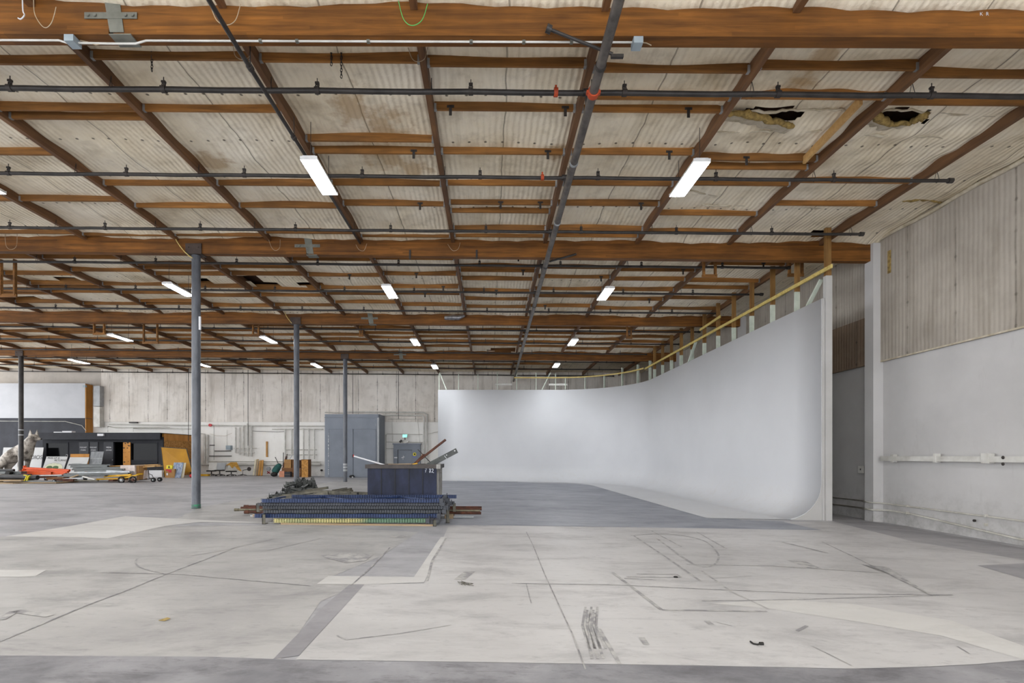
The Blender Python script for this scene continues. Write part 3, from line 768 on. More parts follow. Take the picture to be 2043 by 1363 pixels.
VIS=[(-9.63,9.45,'lit strip lamp nearest to the camera on the far left edge'),(-3.13,9.48,'lit strip lamp hung on the slim black slanting pipe, large and near'),(3.72,9.55,'large near lit strip lamp on the cyclorama side of the main pipe'),
     (-9.63,15.9,'lit strip lamp just beside the top of the nearest column'),(-3.12,16.1,'lit strip lamp in second row, between the column and the main pipe'),(3.7,16.3,'lit strip lamp in second row, on the cyclorama side of the main pipe'),
     (-15.85,22.0,'lit strip lamp in third row, above the dark partition'),(-9.65,22.4,'lit strip lamp in third row, beside the second column'),(-3.3,22.9,'lit strip lamp in third row, above the dumpster'),(3.74,22.9,'lit strip lamp in third row, on the cyclorama side of main pipe'),
     (-22.1,27.6,'lit strip lamp in the farthest row, beside the leftmost column'),(-16.0,28.6,'lit strip lamp in farthest row, partly behind the nearest column'),(-9.7,28.8,'lit strip lamp in farthest row, between second and third columns'),(-3.1,29.2,'small lit strip lamp in farthest row, over the cyclorama edge'),(3.76,28.75,'small lit strip lamp in farthest row, right of the main pipe')]
for x,y,l in VIS: lamp(x,y,6.62 if y<20 else 6.55,l)
for (x,y) in ((-9.63,3.0),(-3.12,3.0),(3.7,3.0),(-9.63,-3.5),(-3.12,-3.5),(3.7,-3.5),(-15.9,9.5),(-15.9,3),(-22.1,15.9),(-15.9,15.9),(-22.1,22),(-28.4,28),(-28.4,22),(-22,9.5)):
    lamp(x,y,6.6,'lit strip lamp of the same rows, hung outside the camera view')

# ------------------------------------------------------------------ columns
cols=[(-7.83,13.68,'thick dark grey steel column nearest to the camera, green paint at its foot',.108),(-7.80,20.73,'dark grey steel column rising behind the heap of brackets',.108),(-7.81,27.78,'slim far grey steel column in front of the grey room',.108),(-25.4,27.78,'far dark steel column behind the orange beams',.11)]
for i,(x,y,l,r) in enumerate(cols):
    zb=flr(x); bi=[1,2,3,3][i]; zt=BZ[bi][0]-BZ[bi][1]*x
    root=thing('steel_column',l,'column',(x,y,zb),'steel columns')
    mb=MB(); mb.tube([(x,y,zb),(x,y,zt-.02)],r,24); mb.build('post',m_col if i<3 else m_pipe,root)
    mb=MB(); w=.21
    mb.box(x-w,x+w,y-.12,y+.12,zt-.03,zt); mb.box(x-w,x+w,y-.135,y-.1,zt-.03,zt+.25); mb.box(x-w,x+w,y+.1,y+.135,zt-.03,zt+.25)
    for dx in (-.13,.13): mb.disc((x+dx,y-.145,zt+.15),.02,(0,1,0),.02,8)
    mb.build('beam_saddle',m_cap,root)
    mb=MB(); mb.disc((x,y,zb+.0),r*1.02,(0,0,1),.02,24); mb.build('foot_ring',m_pipe,root)
    if i==0:
        mb=MB(); mb.tube([(x,y,zb),(x,y,zb+.11)],r+.002,24,cap=False); o=mb.build('paint_band',mat('green paint','#2f8f63','#4a5a58',rough=.5,scale=9),root); o['label']='green paint band'
        mb=MB(); q=pY(399,632,y-.1); mb.box(q.x-.02,q.x+.03,y-.13,y-.09,q.z-.35,q.z); mb.build('tape_scrap',m_white,root)
    if i==2:
        for zz in (927,932.5,938.5):
            q=pY(689,zz,y); mb=MB(); mb.tube([(x,y,q.z-.05),(x,y,q.z+.06)],r+.006,20,cap=False); o=mb.build('tape_band',m_ltgrey,root); o['label']='pale tape band'
    if i==3:
        for zz in (858,868):
            q=pY(43,zz,y); mb=MB(); mb.tube([(x,y,q.z-.03),(x,y,q.z+.03)],r+.006,20,cap=False); mb.build('tape_band',m_ltgrey,root)
# =================================================================== cyclorama
cy=thing('cyclorama','large curved white cyclorama wall with timber studs behind its top edge','cyclorama',(8.4,12.95,flr(8.4)))
ZT=5.46; RC=4.4; CR=.95; CXc,CYc=4.0,26.4
plan=[]                                            # (point, inward normal)
for i in range(13): plan.append((Vector((8.40,12.95+(26.4-12.95)*i/12,0)),Vector((-1,0,0))))
for i in range(1,25):
    a=math.radians(90*i/24); plan.append((Vector((CXc+RC*math.cos(a),CYc+RC*math.sin(a),0)),Vector((-math.cos(a),-math.sin(a),0))))
for i in range(1,8): plan.append((Vector((CXc+(-3.08-CXc)*i/7,30.8,0)),Vector((0,-1,0))))
prof=[(0,None)]                                    # (offset, height above floor)
for i in range(0,15):
    a=math.radians(90*i/14); prof.append((CR*(1-math.cos(a)),CR*(1-math.sin(a))))
mb=MB(); n=len(prof)
for p,d in plan:
    for (o,h) in prof:
        q=p+d*o; mb.v.append((q.x,q.y,ZT if h is None else flr(q.x)+h+.008))
for i in range(len(plan)-1):
    for j in range(n-1): mb.f.append([i*n+j,(i+1)*n+j,(i+1)*n+j+1,i*n+j+1]); mb.m.append(0); mb.s.append(True)
# back skin
b=len(mb.v)
for p,d in plan:
    q=p-d*.03; mb.v += [(q.x,q.y,ZT),(q.x,q.y,flr(p.x))]
for i in range(len(plan)-1):
    mb.f.append([b+2*i,b+2*i+1,b+2*i+3,b+2*i+2]); mb.m.append(0); mb.s.append(True)
    mb.f.append([i*n,b+2*i,b+2*i+2,(i+1)*n]); mb.m.append(0); mb.s.append(False)
for i,e in ((0,1),(len(plan)-1,-1)):
    f=[i*n,b+2*i]+[b+2*i+1]+[i*n+j for j in range(n-1,0,-1)]
    mb.f.append(f if e>0 else f[::-1]); mb.m.append(0); mb.s.append(False)
wall=mb.build('curved_wall',m_cyc,cy)
# painted apron on the floor
P=white_arc(); mb=MB(); 
V=[Vector((x,y,flr(x)+.007)) for x,y in P]
m_=len(V)
outer=V[:len(V)-9]; 
mb.add(V,[tuple(range(m_))])
o=mb.build('floor_apron',m_cyc,cy)
for p in o.data.polygons:
    if p.normal.z<0: p.flip()
# triangular end panel below the cove, and the end post
poly=[(8.40,12.925,flr(8.4)),(7.40,12.925,flr(7.4))]+[(8.40-CR*(1-math.cos(math.radians(90*i/14))),12.925,flr(8.4)+CR*(1-math.sin(math.radians(90*i/14)))) for i in range(14,-1,-1)]
mb=MB(); mb.prism(poly,(0,.02,0)); mb.build('end_panel',m_cycend,cy)
mb=MB(); mb.box(8.405,8.46,12.91,12.99,flr(8.4),ZT); mb.box(8.47,8.625,12.87,12.99,flr(8.5),6.02); mb.build('end_post',m_cycend,cy)
mb=MB(); mb.box(8.47,8.61,12.88,12.96,6.02,roofz(8.5,12.9)-.02); mb.build('end_post',m_stud,cy)
k=1
while 12.95+1.22*k<26.6:
    y=12.95+1.22*k
    mb=MB(); mb.box(8.45,8.59,y-.02,y+.02,flr(8.5),6.02 if k<4 else 5.95)
    mb.build('stud',m_mint,cy)
    mb=MB(); mb.box(8.45,8.59,y-.02,y+.02,6.02 if k<4 else 5.95,roofz(8.5,y)-.05); mb.build('stud_top',m_stud,cy); k+=1
arc=[]
for i in range(0,13):
    a=math.radians(90*i/12); arc.append(Vector((CXc+(RC+.06)*math.cos(a),CYc+(RC+.06)*math.sin(a),0)))
for i in range(1,12,2):
    a=math.radians(90*i/12); p=Vector((CXc+(RC+.12)*math.cos(a),CYc+(RC+.12)*math.sin(a),0))
    mb=MB(); mb.obox((p.x,p.y,3.2),(.14,.04,6.6 if i<6 else 6.1),(0,0,a)); mb.build('stud',m_mint,cy)
for i in range(7):
    x=4.0-1.17*i; mb=MB(); mb.box(x-.02,x+.02,30.86,31.0,flr(x),6.45+.05*(i%2)); mb.build('stud',m_mint,cy)
for (a,b) in (((690,745),(735,777)),((1336,747),(1290,778))):
    s=2.919
for (a,b) in (((877,744),(891,778)),((1098,744),(1081,778))):
    mb=MB(); mb.bar(pY(*a,30.93),pY(*b,30.93),.05,.14,(0,1,0)); mb.build('brace',m_mint,cy)
for (x0,x1,y) in ((988,1021,767),(1095,1132,767.5)):
    A=pY(x0,y,30.93);B=pY(x1,y,30.93); mb=MB(); mb.bar(A,B,.04,.12); mb.build('blocking',m_wpaint,cy)
A=pY(1641,588,13.0)
mb=MB(); mb.bar((8.5,13.1,6.0),(8.5,13.75,5.4),.04,.1,(1,0,0)); mb.build('brace',m_mint,cy)
mb=MB(); mb.bar((8.44,20.9,6.15),(8.44,21.7,5.4),.04,.1,(1,0,0)); mb.build('brace',m_mint,cy)
mb=MB(); mb.bar((8.40,12.55,6.14),(8.40,27.6,6.18),.04,.09); mb.build('top_rail',m_railw,cy)
mb=MB()
P=[Vector((p.x,p.y,6.2)) for p in arc if p.y>27.0]+[Vector((1.5,30.86,6.2))]
for a,b in zip(P,P[1:]): mb.bar(a,b,.03,.07)
mb.build('top_rail',m_railw,cy)
mb=MB(); a=pX(1428,644,8.40) ; mb.bar((8.40,18.6,6.55),(8.40,20.4,6.5),.04,.09); mb.build('blocking',m_railw,cy)

# =================================================================== side wall fittings
root=thing('wall_duct','long white surface mounted cable duct on the side wall','cable duct',(10.2,10,1.36))
y0=pX(1757,914,10.22).y
mb=MB(); mb.box(10.21,10.32,5.0,y0,1.355,1.475); mb.build('duct',m_wpaint,root)
for px,w in ((1866,.06),(1967,.16)):
    y=pX(px,914,10.22).y; mb=MB(); mb.box(10.19,10.32,y-w/2,y+w/2,1.33,1.535); mb.build('coupling',m_wpaint,root)
mb=MB(); y=pX(1779,914,10.22).y
for yy in (y,): mb.box(10.22,10.32,yy-.05,yy+.05,1.32,1.52)
mb.build('clip',m_wpaint,root)
for (px,py) in ((2001,913),(2001,926)):
    q=pX(px,py,10.2); mb=MB(); mb.ell(q,(.02,.03,.035),8,6); o=mb.build('hook',m_darkst,root)
for z0,lab in ((.30,'upper'),(.02,'lower')):
    root=thing('wall_conduit','thin grey conduit running along the foot of the side wall, %s of the two'%lab,'conduit',(10.2,12,z0),'side wall conduits')
    dz=(.0 if lab=='upper' else .0)
    mb=MB()
    if lab=='upper':
        P=[(10.28,5.0,.215),(10.28,9.94,.225),(10.28,13.2,.245),(10.24,13.42,.25),(10.09,13.47,.25),(10.09,13.82,.25),(10.27,13.86,.25),(10.27,20,.22)]
        r=.018
    else:
        P=[(10.28,5.0,-.16),(10.28,9.94,-.135),(10.28,12.4,.06),(10.28,13.15,.08),(10.22,13.42,.06),(10.09,13.47,.06),(10.09,13.82,.06),(10.27,13.86,.05),(10.27,20,.0)]
        r=.022
    mb.tube(P,r,8); mb.build('conduit',m_condw,root)
    for yy in (7,8.8,10.6,12.6):
        z=[p for p in P if p[1]>=yy][0][2]; mb=MB(); mb.box(10.25,10.32,yy-.012,yy+.012,z-.03,z+.03); mb.build('clip',m_condw,root)
q=pX(1719,937,10.3); mb=MB(); mb.box(10.27,10.30,q.y-.1,q.y+.1,q.z-.1,q.z+.1); mb.box(10.262,10.27,q.y-.015,q.y+.015,q.z-.02,q.z+.03,1); o=mb.build('wall_outlet',[m_wpaint,m_darkst]); tag(o,'small wall outlet plate in the dark gap behind the cyclorama post','outlet')
q=pX(1943,1039,10.3); mb=MB(); mb.disc(Vector((10.31,q.y,q.z)),.028,(1,0,0),.03,10); o=mb.build('wall_stub',m_darkst); tag(o,'small dark pipe stub in the side wall near the floor','pipe stub')

# =================================================================== dumpster and what sticks out of it
YD=12.75; XA,XB_=-3.03,-1.31; ZD=1.27; fl=flr(-2)
dump=thing('dumpster','dark blue steel dumpster chalked 782, beside the stack of rack frames','dumpster',(-2.17,13.3,fl))
mb=MB(); t=.03
mb.box(XA,XB_,YD,YD+t,fl+.06,ZD-.1); 
for i in range(1,5):
    x=XA+(XB_-XA)*i/5; mb.box(x-.012,x+.012,YD-.012,YD,fl+.06,ZD-.1,1)
m_dump=mat('scuffed navy panel','#2b3149','#1b1f2f',rough=.55,scale=3,stretch=(1.5,1,.8),detail=8,lo=.35,hi=.72,spec=.25)
m_dumpd=mat('navy seam','#191b25','#12131a',rough=.6)
mb.build('front_panel',[m_dump,m_dumpd],dump)
mb=MB(); mb.box(XA,XB_,YD+1.17,YD+1.2,fl+.06,ZD-.1); mb.build('rear_panel',m_dump,dump)
mb=MB(); mb.box(XA,XA+t,YD+t,YD+1.17,fl+.06,ZD-.1); mb.build('side_panel',m_dump,dump)
mb=MB(); mb.box(XB_-t,XB_,YD+t,YD+1.17,fl+.06,ZD-.1)
for yy in (.1,.55,1.0): mb.box(XB_,XB_+.04,YD+yy,YD+yy+.08,fl+.06,ZD-.1)
o=mb.build('side_panel',m_side,dump); o['label']='scuffed grey ribbed side'
mb=MB(); mb.box(XA,XB_,YD,YD+1.2,fl+.05,fl+.09); mb.build('bottom',m_dumpd,dump)
mb=MB(); zr=ZD-.05
mb.box(XA-.05,XB_+.0,YD-.05,YD+.05,ZD-.1,ZD); mb.box(XA-.05,XB_+.08,YD+1.15,YD+1.25,ZD-.1,ZD); mb.box(XA-.05,XA+.05,YD+.05,YD+1.15,ZD-.1,ZD); mb.box(XB_-.02,XB_+.08,YD+.05,YD+1.15,ZD-.1,ZD)
mb.build('rim',m_rim,dump)
mb=MB(); mb.box(XB_,XB_+.1,YD-.06,YD+.05,ZD-.11,ZD+.005); mb.build('rim_corner',m_side,dump)
for x in (XA+.15,XB_-.3):
    mb=MB(); mb.box(x,x+.15,YD+.1,YD+1.1,fl,fl+.06); mb.build('skid',m_rim,dump)
mb=MB(); c=pY(857.5,940,YD-.013)
sz=.085
def stroke(pts,mb,cx,cz,s):
    P=[Vector((cx+x*s,YD-.014,cz+z*s)) for x,z in pts]
    for a,b in zip(P,P[1:]): mb.bar(a,b,.013,.005,(0,1,0))
stroke([(-1,1),(-.3,1.05),(-.65,.2),(-.8,-.6)],mb,c.x-.06,c.z,.06); stroke([(-.95,.2),(-.45,.3)],mb,c.x-.06,c.z,.06)
stroke([(.4,.75),(0,1.05),(-.2,.7),(.3,.2),(.35,-.4),(0,-.65),(-.25,-.3),(.15,.2),(.4,.75)],mb,c.x,c.z,.06)
stroke([(-.3,.6),(0,.95),(.35,.7),(.2,.1),(-.35,-.6),(.1,-.45),(.6,-.75)],mb,c.x+.065,c.z,.06)
o=mb.build('chalk_number',m_chalk,dump); o['label']='chalked number 782'
mb=MB(); mb.box(XA+.04,XB_-.04,YD+.04,YD+1.14,ZD-.3,ZD-.25); o=mb.build('scrap_heap',m_card); tag(o,'flat cardboard lying inside the navy dumpster','cardboard')
# grey perforated channel
def px_bar(name,a,b,Ya,Yb,w,h,mt,label,cat,ext=.5,chan=False,up=(0,0,1),tube=False,group=None,tip=None):
    A=pY(*a,Ya);B=pY(*b,Yb); d=(A-B).normalized(); A2=A+d*ext
    mb=MB()
    if tube: mb.tube([A2,B],w/2,8)
    elif chan: mb.channel(A2,B,w,h,.012,up)
    else: mb.bar(A2,B,w,h,up)
    o=mb.build(name,mt); return tag(o,label,cat,group)
A=pY(866,923,13.1);B=pY(911.5,899,13.0)
root=thing('steel_channel','flat grey perforated steel channel leaning out of the dumpster','steel channel',tuple(A))
d=(B-A).normalized(); A2=A-d*.6; mb=MB(); mb.bar(A2,B,.05,.125,(0,.0,1)); mb.build('channel',m_brk,root)
for tt,r in ((.06,.018),(.30,.014),(.5,.012)):
    q=B-d*tt+Vector((0,-.028,.02)); mb=MB(); mb.disc(q,r,(0,1,0),.01,10); o=mb.build('painted_hole',m_white if tt<.4 else m_hole,root)  # discs on a solid bar: white for brightness seen through, dark for shade
mb=MB(); q=B-d*.33+Vector((0,-.03,-.03)); mb.bar(q+Vector((-.03,0,.05)),q+Vector((.05,0,-.06)),.012,.012); mb.build('hook_pin',m_galv,root)
px_bar('steel_angle',(833,921),(889,877.5),13.2,13.0,.05,.05,m_rust,'long rusty steel angle sticking up out of the dumpster','steel angle',.35)
px_bar('steel_angle',(829,924),(846,907),13.25,13.15,.09,.03,m_rust,'short rusty steel strap lying along the foot of the rusty angle','steel strap',.2)
px_bar('steel_rod',(859,923),(833.5,897),13.5,13.6,.022,.022,m_darkst,'thin dark rod crossing behind the rusty angle','rod',.4,tube=True)
px_bar('white_tube',(762,926.5),(706.5,910.5),13.1,13.3,.04,.04,m_white,'thin white tube sticking out over the far side of the dumpster','tube',.4,tube=True)
q=pY(705.5,909.5,13.31); mb=MB(); mb.bar(q+Vector((0,0,-.03)),q+Vector((0,0,.03)),.02,.02); o=mb.build('tube_fitting',m_red); tag(o,'tiny red and white fitting at the tip of the white tube','fitting')
mb=MB(); a=pY(823,926.5,12.95);b=pY(833,924.5,12.95); mb.bar(a,b,.05,.03); o=mb.build('ratchet_strap',m_yel); tag(o,'scrap of yellow strap on the dumpster rim','strap')
mb=MB(); a=pY(775,927,13.5);b=pY(822,926,13.5); mb.bar(a,b,.12,.035); o=mb.build('scrap_plank',m_tan); tag(o,'pale plank end just above the dumpster rim','plank')

# =================================================================== stack of rack upright frames
def perf_face(mb,x0,x1,y,z0,z1,pitch=.055,hole=.029,m=0):   # sheet facing -Y with two rows of real slots
    n=int((x1-x0)/pitch); hz=(z1-z0)
    zs=[z0,z0+hz*.13,z0+hz*.43,z0+hz*.59,z0+hz*.89,z1]
    for i in range(n):
        a=x0+i*pitch; b=a+hole; c=a+pitch
        for j in range(5):
            if j in (1,3):
                mb.add([(b,y,zs[j]),(c,y,zs[j]),(c,y,zs[j+1]),(b,y,zs[j+1])],[(0,1,2,3)],m)
            else: mb.add([(a,y,zs[j]),(c,y,zs[j]),(c,y,zs[j+1]),(a,y,zs[j+1])],[(0,1,2,3)],m)
    return x0+n*pitch
def post(x0,x1,y,z0,h,mt,root):
    mb=MB(); e=perf_face(mb,x0,x1,y,z0,z0+h)
    mb.box(x0,e,y,y+.075,z0,z0+.003); mb.box(x0,e,y,y+.075,z0+h-.003,z0+h)
    mb.box(x0,e,y+.072,y+.075,z0+.003,z0+h-.003)
    return mb.build('post',mt,root)
def upright(x0,x1,y,z0,mt,label,h=.075,depth=1.0,plates=True,skew=0.0,feet=True,mplate=None,xr=None):
    root=thing('rack_upright',label,'rack frame',((x0+x1)/2,y+depth/2,z0),'stacked rack frames')
    post(x0,x1,y,z0,h,mt,root); post(x0+.06+skew,x1+.05+skew,y+depth,z0+.01,h,mt,root)
    n=4; L=(x1-x0)
    pts=[]
    for i in range(n+1):
        xx=x0+.18+(L-.4)*i/n
        pts.append(Vector((xx,y+.07 if i%2==0 else y+depth+.01,z0+h*.6)))
    for a,b in zip(pts,pts[1:]):
        mb=MB(); mb.bar(a,b,.035,.03); mb.build('diagonal_brace',mt,root)
    for xx in (x0+.12,x1-.12):
        mb=MB(); mb.box(xx-.02,xx+.02,y+.07,y+depth+.01,z0+h*.4,z0+h*.85); mb.build('horizontal_brace',mt,root)
    if plates:
        for yy in (y-.01,y+depth):
            mb=MB(); mb.box(x1,x1+.012,yy-.02,yy+.11,z0-.03,z0+h+.05); mb.box(x1-.07,x1,yy-.006,yy,z0-.01,z0+h+.01)
            for dz in (.0,.05): mb.disc((x1+.014,yy+.045,z0+.02+dz),.012,(1,0,0),.006,8)
            mb.build('base_plate',mplate or m_rgrey,root)
    return root
def rx(px,Y): return (px-CX)*Y/F
upright(rx(545,10.75),rx(856,10.75),10.75,flr(-3)+.045,m_rgreen,'worn green and yellow perforated rack frame at the bottom of the stack',.085,.95,True,.05)
upright(rx(504.5,10.85),rx(878,10.85),10.87,.165,m_blue,'blue perforated rack frame sticking out farthest, second from the floor',.085,.98,True,.1)
upright(rx(523,10.9),rx(889,10.9),10.9,.262,m_rgrey,'grey perforated rack frame lying directly on the lower blue one',.07,1.0,True,-.03)
upright(rx(521,10.9),rx(893,10.9),10.92,.343,m_rgrey,'grey perforated rack frame in the middle of the stack',.07,.97,True,.08)
upright(rx(513,10.9),rx(886,10.9),10.9,.418,m_rgrey,'grey perforated rack frame just under the top blue one',.058,1.0,True,.0)
upright(rx(519,10.9),rx(883,10.9),10.92,.483,m_blue,'blue perforated rack frame lying on top of the stack',.08,1.0,True,.2)
# feet and packing under the stack
for (px,y0,y1,Y,l) in ((526,1027,1044,10.72,'grey steel foot under the far end of the stack, nearest the camera'),(867,1038,1055,10.66,'grey steel foot at the dumpster end of the stack, nearest the camera'),(514,1005,1023,11.3,'dark steel block holding up the rods beside the stack'),(893,1012,1043,11.2,'tall grey plate standing at the dumpster end of the stack'),(906,1004,1022,11.9,'small grey plate standing behind the end of the stack')):
    a=pY(px-3.3,y0,Y);b=pY(px+3.3,y1,Y); zb=max(b.z,flr(a.x)) if y1<1040 else flr(a.x)
    mb=MB(); mb.box(a.x,b.x,Y,Y+.01,zb,a.z); mb.box(a.x,a.x+.01,Y,Y+.14,zb,a.z); mb.box(a.x,b.x,Y,Y+.14,zb,zb+.01)
    o=mb.build('support_angle',m_olive); tag(o,l,'steel foot','steel feet of the stack')
mb=MB(); mb.bar((rx(560,10.7),10.72,flr(-4)+.02),(rx(868,10.7),10.72,flr(-1)+.02),.05,.035); o=mb.build('packing_batten',m_tan); tag(o,'thin batten on the floor under the front of the stack','batten')
# long rods that stick out at both ends of the stack
zf=flr(-3)
RD=[(468,958,1015,12.2,.028,m_rod,'thin brassy rod poking out farthest past the stack'),(487,961,1011.5,12.35,.03,m_rust,'rusty tube lying on top of the rods behind the stack'),(481,961,1013,12.28,.03,m_rust,'rusty tube in the middle of the rods behind the stack'),(488,960,1018,12.15,.034,m_rust,'rusty tube low among the rods behind the stack'),(500,945,1027,12.1,.022,m_galv,'pale tube on the floor under the rusty rods')]
for i,(xa,xb2,py,Y,r,mt,l) in enumerate(RD):
    z=[.17,.235,.20,.12,.03][i]; z+=zf*.6
    mb=MB(); mb.tube([(rx(xa,Y),Y,z+.01),(rx(xb2,Y),Y,z-.015)],r,10); mb.tube([(rx(xa,Y),Y,z+.01),(rx(xa,Y)+.1,Y,z+.01)],r*1.25,10)
    o=mb.build('steel_rod',mt); tag(o,l,'rod','rods under the rack stack')
for px,l in ((520,'timber block under the rods at the column side'),(897,'timber block under the rods at the dumpster side')):
    mb=MB(); x=rx(px,12.2); mb.box(x-.1,x+.1,12.0,12.5,flr(x),.13+zf*.6-.034); o=mb.build('timber_block',m_tan); tag(o,l,'timber block')

# =================================================================== heap of channels and brackets
hp=random.Random(21)
LONG=[((530,1001),(655,984),13.0,13.1,.10,'olive channel lowest on the column side, running towards the dumpster'),((545,994),(700,986),13.3,13.2,.1,'olive channel just behind the lowest one'),
 ((560,990),(640,979),13.8,14.0,.09,'short olive channel under the dark brackets'),((578,985),(655,973),14.2,14.6,.09,'pale topped channel slanting up to the brackets'),((590,994),(668,981),13.5,14.3,.08,'olive channel fanning out below the brackets, nearer'),
 ((610,995),(690,981),13.5,14.5,.08,'olive channel fanning out in the middle of the heap'),((622,980),(740,985.5),14.0,13.6,.10,'long olive beam lying over the heap with its end behind the dumpster'),((640,994),(714,986),13.2,13.2,.12,'square tube with an open dark end beside the dumpster'),
 ((663,979),(692,974.5),14.6,14.9,.06,'thin channel tip rising at the dumpster side'),((670,981),(701,975.5),14.4,14.8,.07,'second thin channel tip at the dumpster side'),((676,983),(704,979),14.3,14.5,.07,'third thin channel tip at the dumpster side'),
 ((700,992),(738,990),13.2,13.2,.12,'olive beam end tucked against the dumpster'),((600,1000),(735,994),12.95,12.95,.1,'long olive channel directly behind the rack frames')]
for a,b,Ya,Yb,s,l in LONG:
    A=pY(*a,Ya);B=pY(*b,Yb)
    mb=MB(); mb.channel(A,B,s,s*.75,.008)
    o=mb.build('steel_channel',m_olive); tag(o,l,'steel channel','heap of steel channels')
mb=MB(); q=pY(713,986.5,13.17); mb.box(q.x-.005,q.x+.02,q.y-.05,q.y+.05,q.z-.05,q.z+.05); o=mb.build('tube_end_shade',m_hole); tag(o,'dark plug in the open end of the square tube','painted shade')  # dark box standing in for the shade inside the open tube end
BR=[(579,966,.34,.12,.2,15.0,'bracket lying at the column side of the dark heap'),(583,974,.30,.15,-.1,14.9,'bracket under the column side of the heap'),(596,968,.5,.10,.35,15.1,'slanting bracket in front of the second column'),(604,962,.55,.10,.15,15.3,'long bracket near the top of the heap'),
 (612,960,.3,.16,-.4,15.4,'bracket at the crest of the heap'),(619,964,.28,.2,.6,15.2,'wide bracket at the dumpster side of the crest'),(624,970,.2,.22,.2,15.0,'upright bracket with a bright hole at the dumpster side'),(628,977,.22,.16,-.5,14.8,'small bracket below the one with the bright hole'),
 (606,972,.6,.10,.28,14.9,'long bracket slanting down through the middle of the heap'),(598,978,.5,.09,-.2,14.7,'long bracket low in the middle of the heap'),(588,982,.45,.09,-.3,14.5,'bracket low on the column side of the heap'),(615,976,.35,.13,.1,14.7,'bracket low at the dumpster side of the heap'),
 (634,976,.3,.1,-.6,14.7,'bracket tip pointing up towards the dumpster'),(566,984,.42,.22,.12,14.0,'blocky bracket lying alone beyond the heap'),(548,989,.28,.18,-.05,13.8,'blocky bracket with a square opening, farthest from the heap'),(545,995,.3,.1,.0,13.6,'small bracket on the floor at the far tip of the heap'),(592,961,.22,.12,.7,15.4,'little bracket on top beside the second column'),(585,962,.4,.12,.05,15.35,'flat bracket at the upper column side of the heap'),(608,966,.5,.12,-.3,15.1,'bracket slanting down to the dumpster side under the crest'),(590,969,.4,.1,.6,14.95,'bracket pointing up in front of the second column'),(622,974,.35,.14,.9,14.9,'steep bracket at the dumpster end of the heap'),(600,975,.6,.1,.08,14.8,'level bracket across the lower heap'),(576,978,.35,.12,-.2,14.7,'bracket at the lower column side of the heap'),(556,986,.35,.12,.1,13.9,'bracket between the two blocky ones'),(612,970,.3,.16,-.9,15.0,'steep bracket in the middle of the heap')]
for (px,py,L,hgt,ang,Y,l) in BR:
    q=pY(px,py,Y); mb=MB()
    M=Euler((hp.uniform(-.7,.7),-ang*1.3,hp.uniform(-.7,.7))).to_matrix()
    t=.012
    def ob(c,d): 
        vs=[]
        for z in (-.5,.5):
            for (x,y) in ((-.5,-.5),(.5,-.5),(.5,.5),(-.5,.5)): vs.append(q+M@Vector((c[0]+x*d[0],c[1]+y*d[1],c[2]+z*d[2])))
        mb.add(vs,[(0,3,2,1),(4,5,6,7),(0,1,5,4),(1,2,6,5),(2,3,7,6),(3,0,4,7)])
    w=.075
    ob((0,0,0),(L,w,t)); ob((0,-w/2,-.03),(L,t,.06)); ob((0,w/2,-.03),(L,t,.06))
    ob((L/2,0,hgt*.2),(t,.1,hgt)); ob((-L/2,0,-.02),(t,.12,hgt*.7)); ob((-L*.15,-w/2-.03,-.02),(.04,.06,t))
    ob((L*.28,0,hgt*.25),(t,.07,hgt*.5))
    o=mb.build('steel_bracket',m_brk); tag(o,'dark '+l,'bracket','heap of dark brackets')
# unseen-from-front body of the heap: crossbars that carry the brackets
for (x0,x1,Y,z0,z1,l) in ((-6.0,-5.05,15.0,.10,.36,'dark steel beam laid on the floor under the brackets'),(-5.95,-5.2,15.25,.36,.56,'dark steel beam laid across under the topmost brackets'),(-6.0,-4.9,14.6,.06,.2,'dark steel beam on the floor in front of the brackets')):
    mb=MB(); zb=flr(x0); mb.channel((x0,Y,(z0+z1)/2),(x1,Y,(z0+z1)/2),.3,z1-z0,.02); 
    if z0<.2: mb.box(x0,x0+.1,Y-.1,Y+.1,zb-.01,z0+.02); mb.box(x1-.1,x1,Y-.1,Y+.1,zb-.02,z0+.02)
    o=mb.build('steel_beam',m_brk); tag(o,l,'steel beam')
# =================================================================== back of the hall, left
# black booth
YO=31.7; XO0,XO1=-27.65,-20.2; zfb=flr(-24)
bo=thing('studio_booth','long low black booth with doors, dark windows and white lettering by the back wall','booth',(-24,YO+1,zfb))
def B(px,py): return pY(px,py,YO)
mb=MB(); zt=B(200,864).z
openings=[(93,884.5,135,916),(227,882,246,955),(262,885,313,918)]
xs=sorted({XO0,XO1}|{B(o[0],0).x for o in openings}|{B(o[2],0).x for o in openings})
for a,b in zip(xs,xs[1:]):
    m=(a+b)/2; segs=[(zfb-.1,zt-.25)]
    for o in openings:
        if B(o[0],0).x-1e-6<m<B(o[2],0).x+1e-6:
            z1=B(0,o[1]).z; z0=B(0,o[3]).z
            segs=[(zfb-.1,z0),(z1,zt-.25)] if o[3]<950 else [(z1,zt-.25)]
    for z0,z1 in segs: mb.box(a,b,YO,YO+.12,z0,z1)
mb.build('front_wall',m_black,bo)
mb=MB(); mb.box(XO0-.1,XO1+.05,YO-.38,YB-.05,zt-.03,zt+.0); mb.box(XO0-.1,XO1+.05,YO-.38,YO-.3,zt-.42,zt-.03); mb.build('roof',m_black,bo)
mb=MB(); mb.box(XO0,XO0+.1,YO+.12,YB-.05,zfb,zt-.03); mb.build('end_wall',m_black,bo)
mb=MB(); mb.box(XO1-.1,XO1,YO+.1,YB-.05,zfb-.05,zt-.45); o=mb.build('end_wall',m_osb,bo); o['label']='bare orange strand board end'
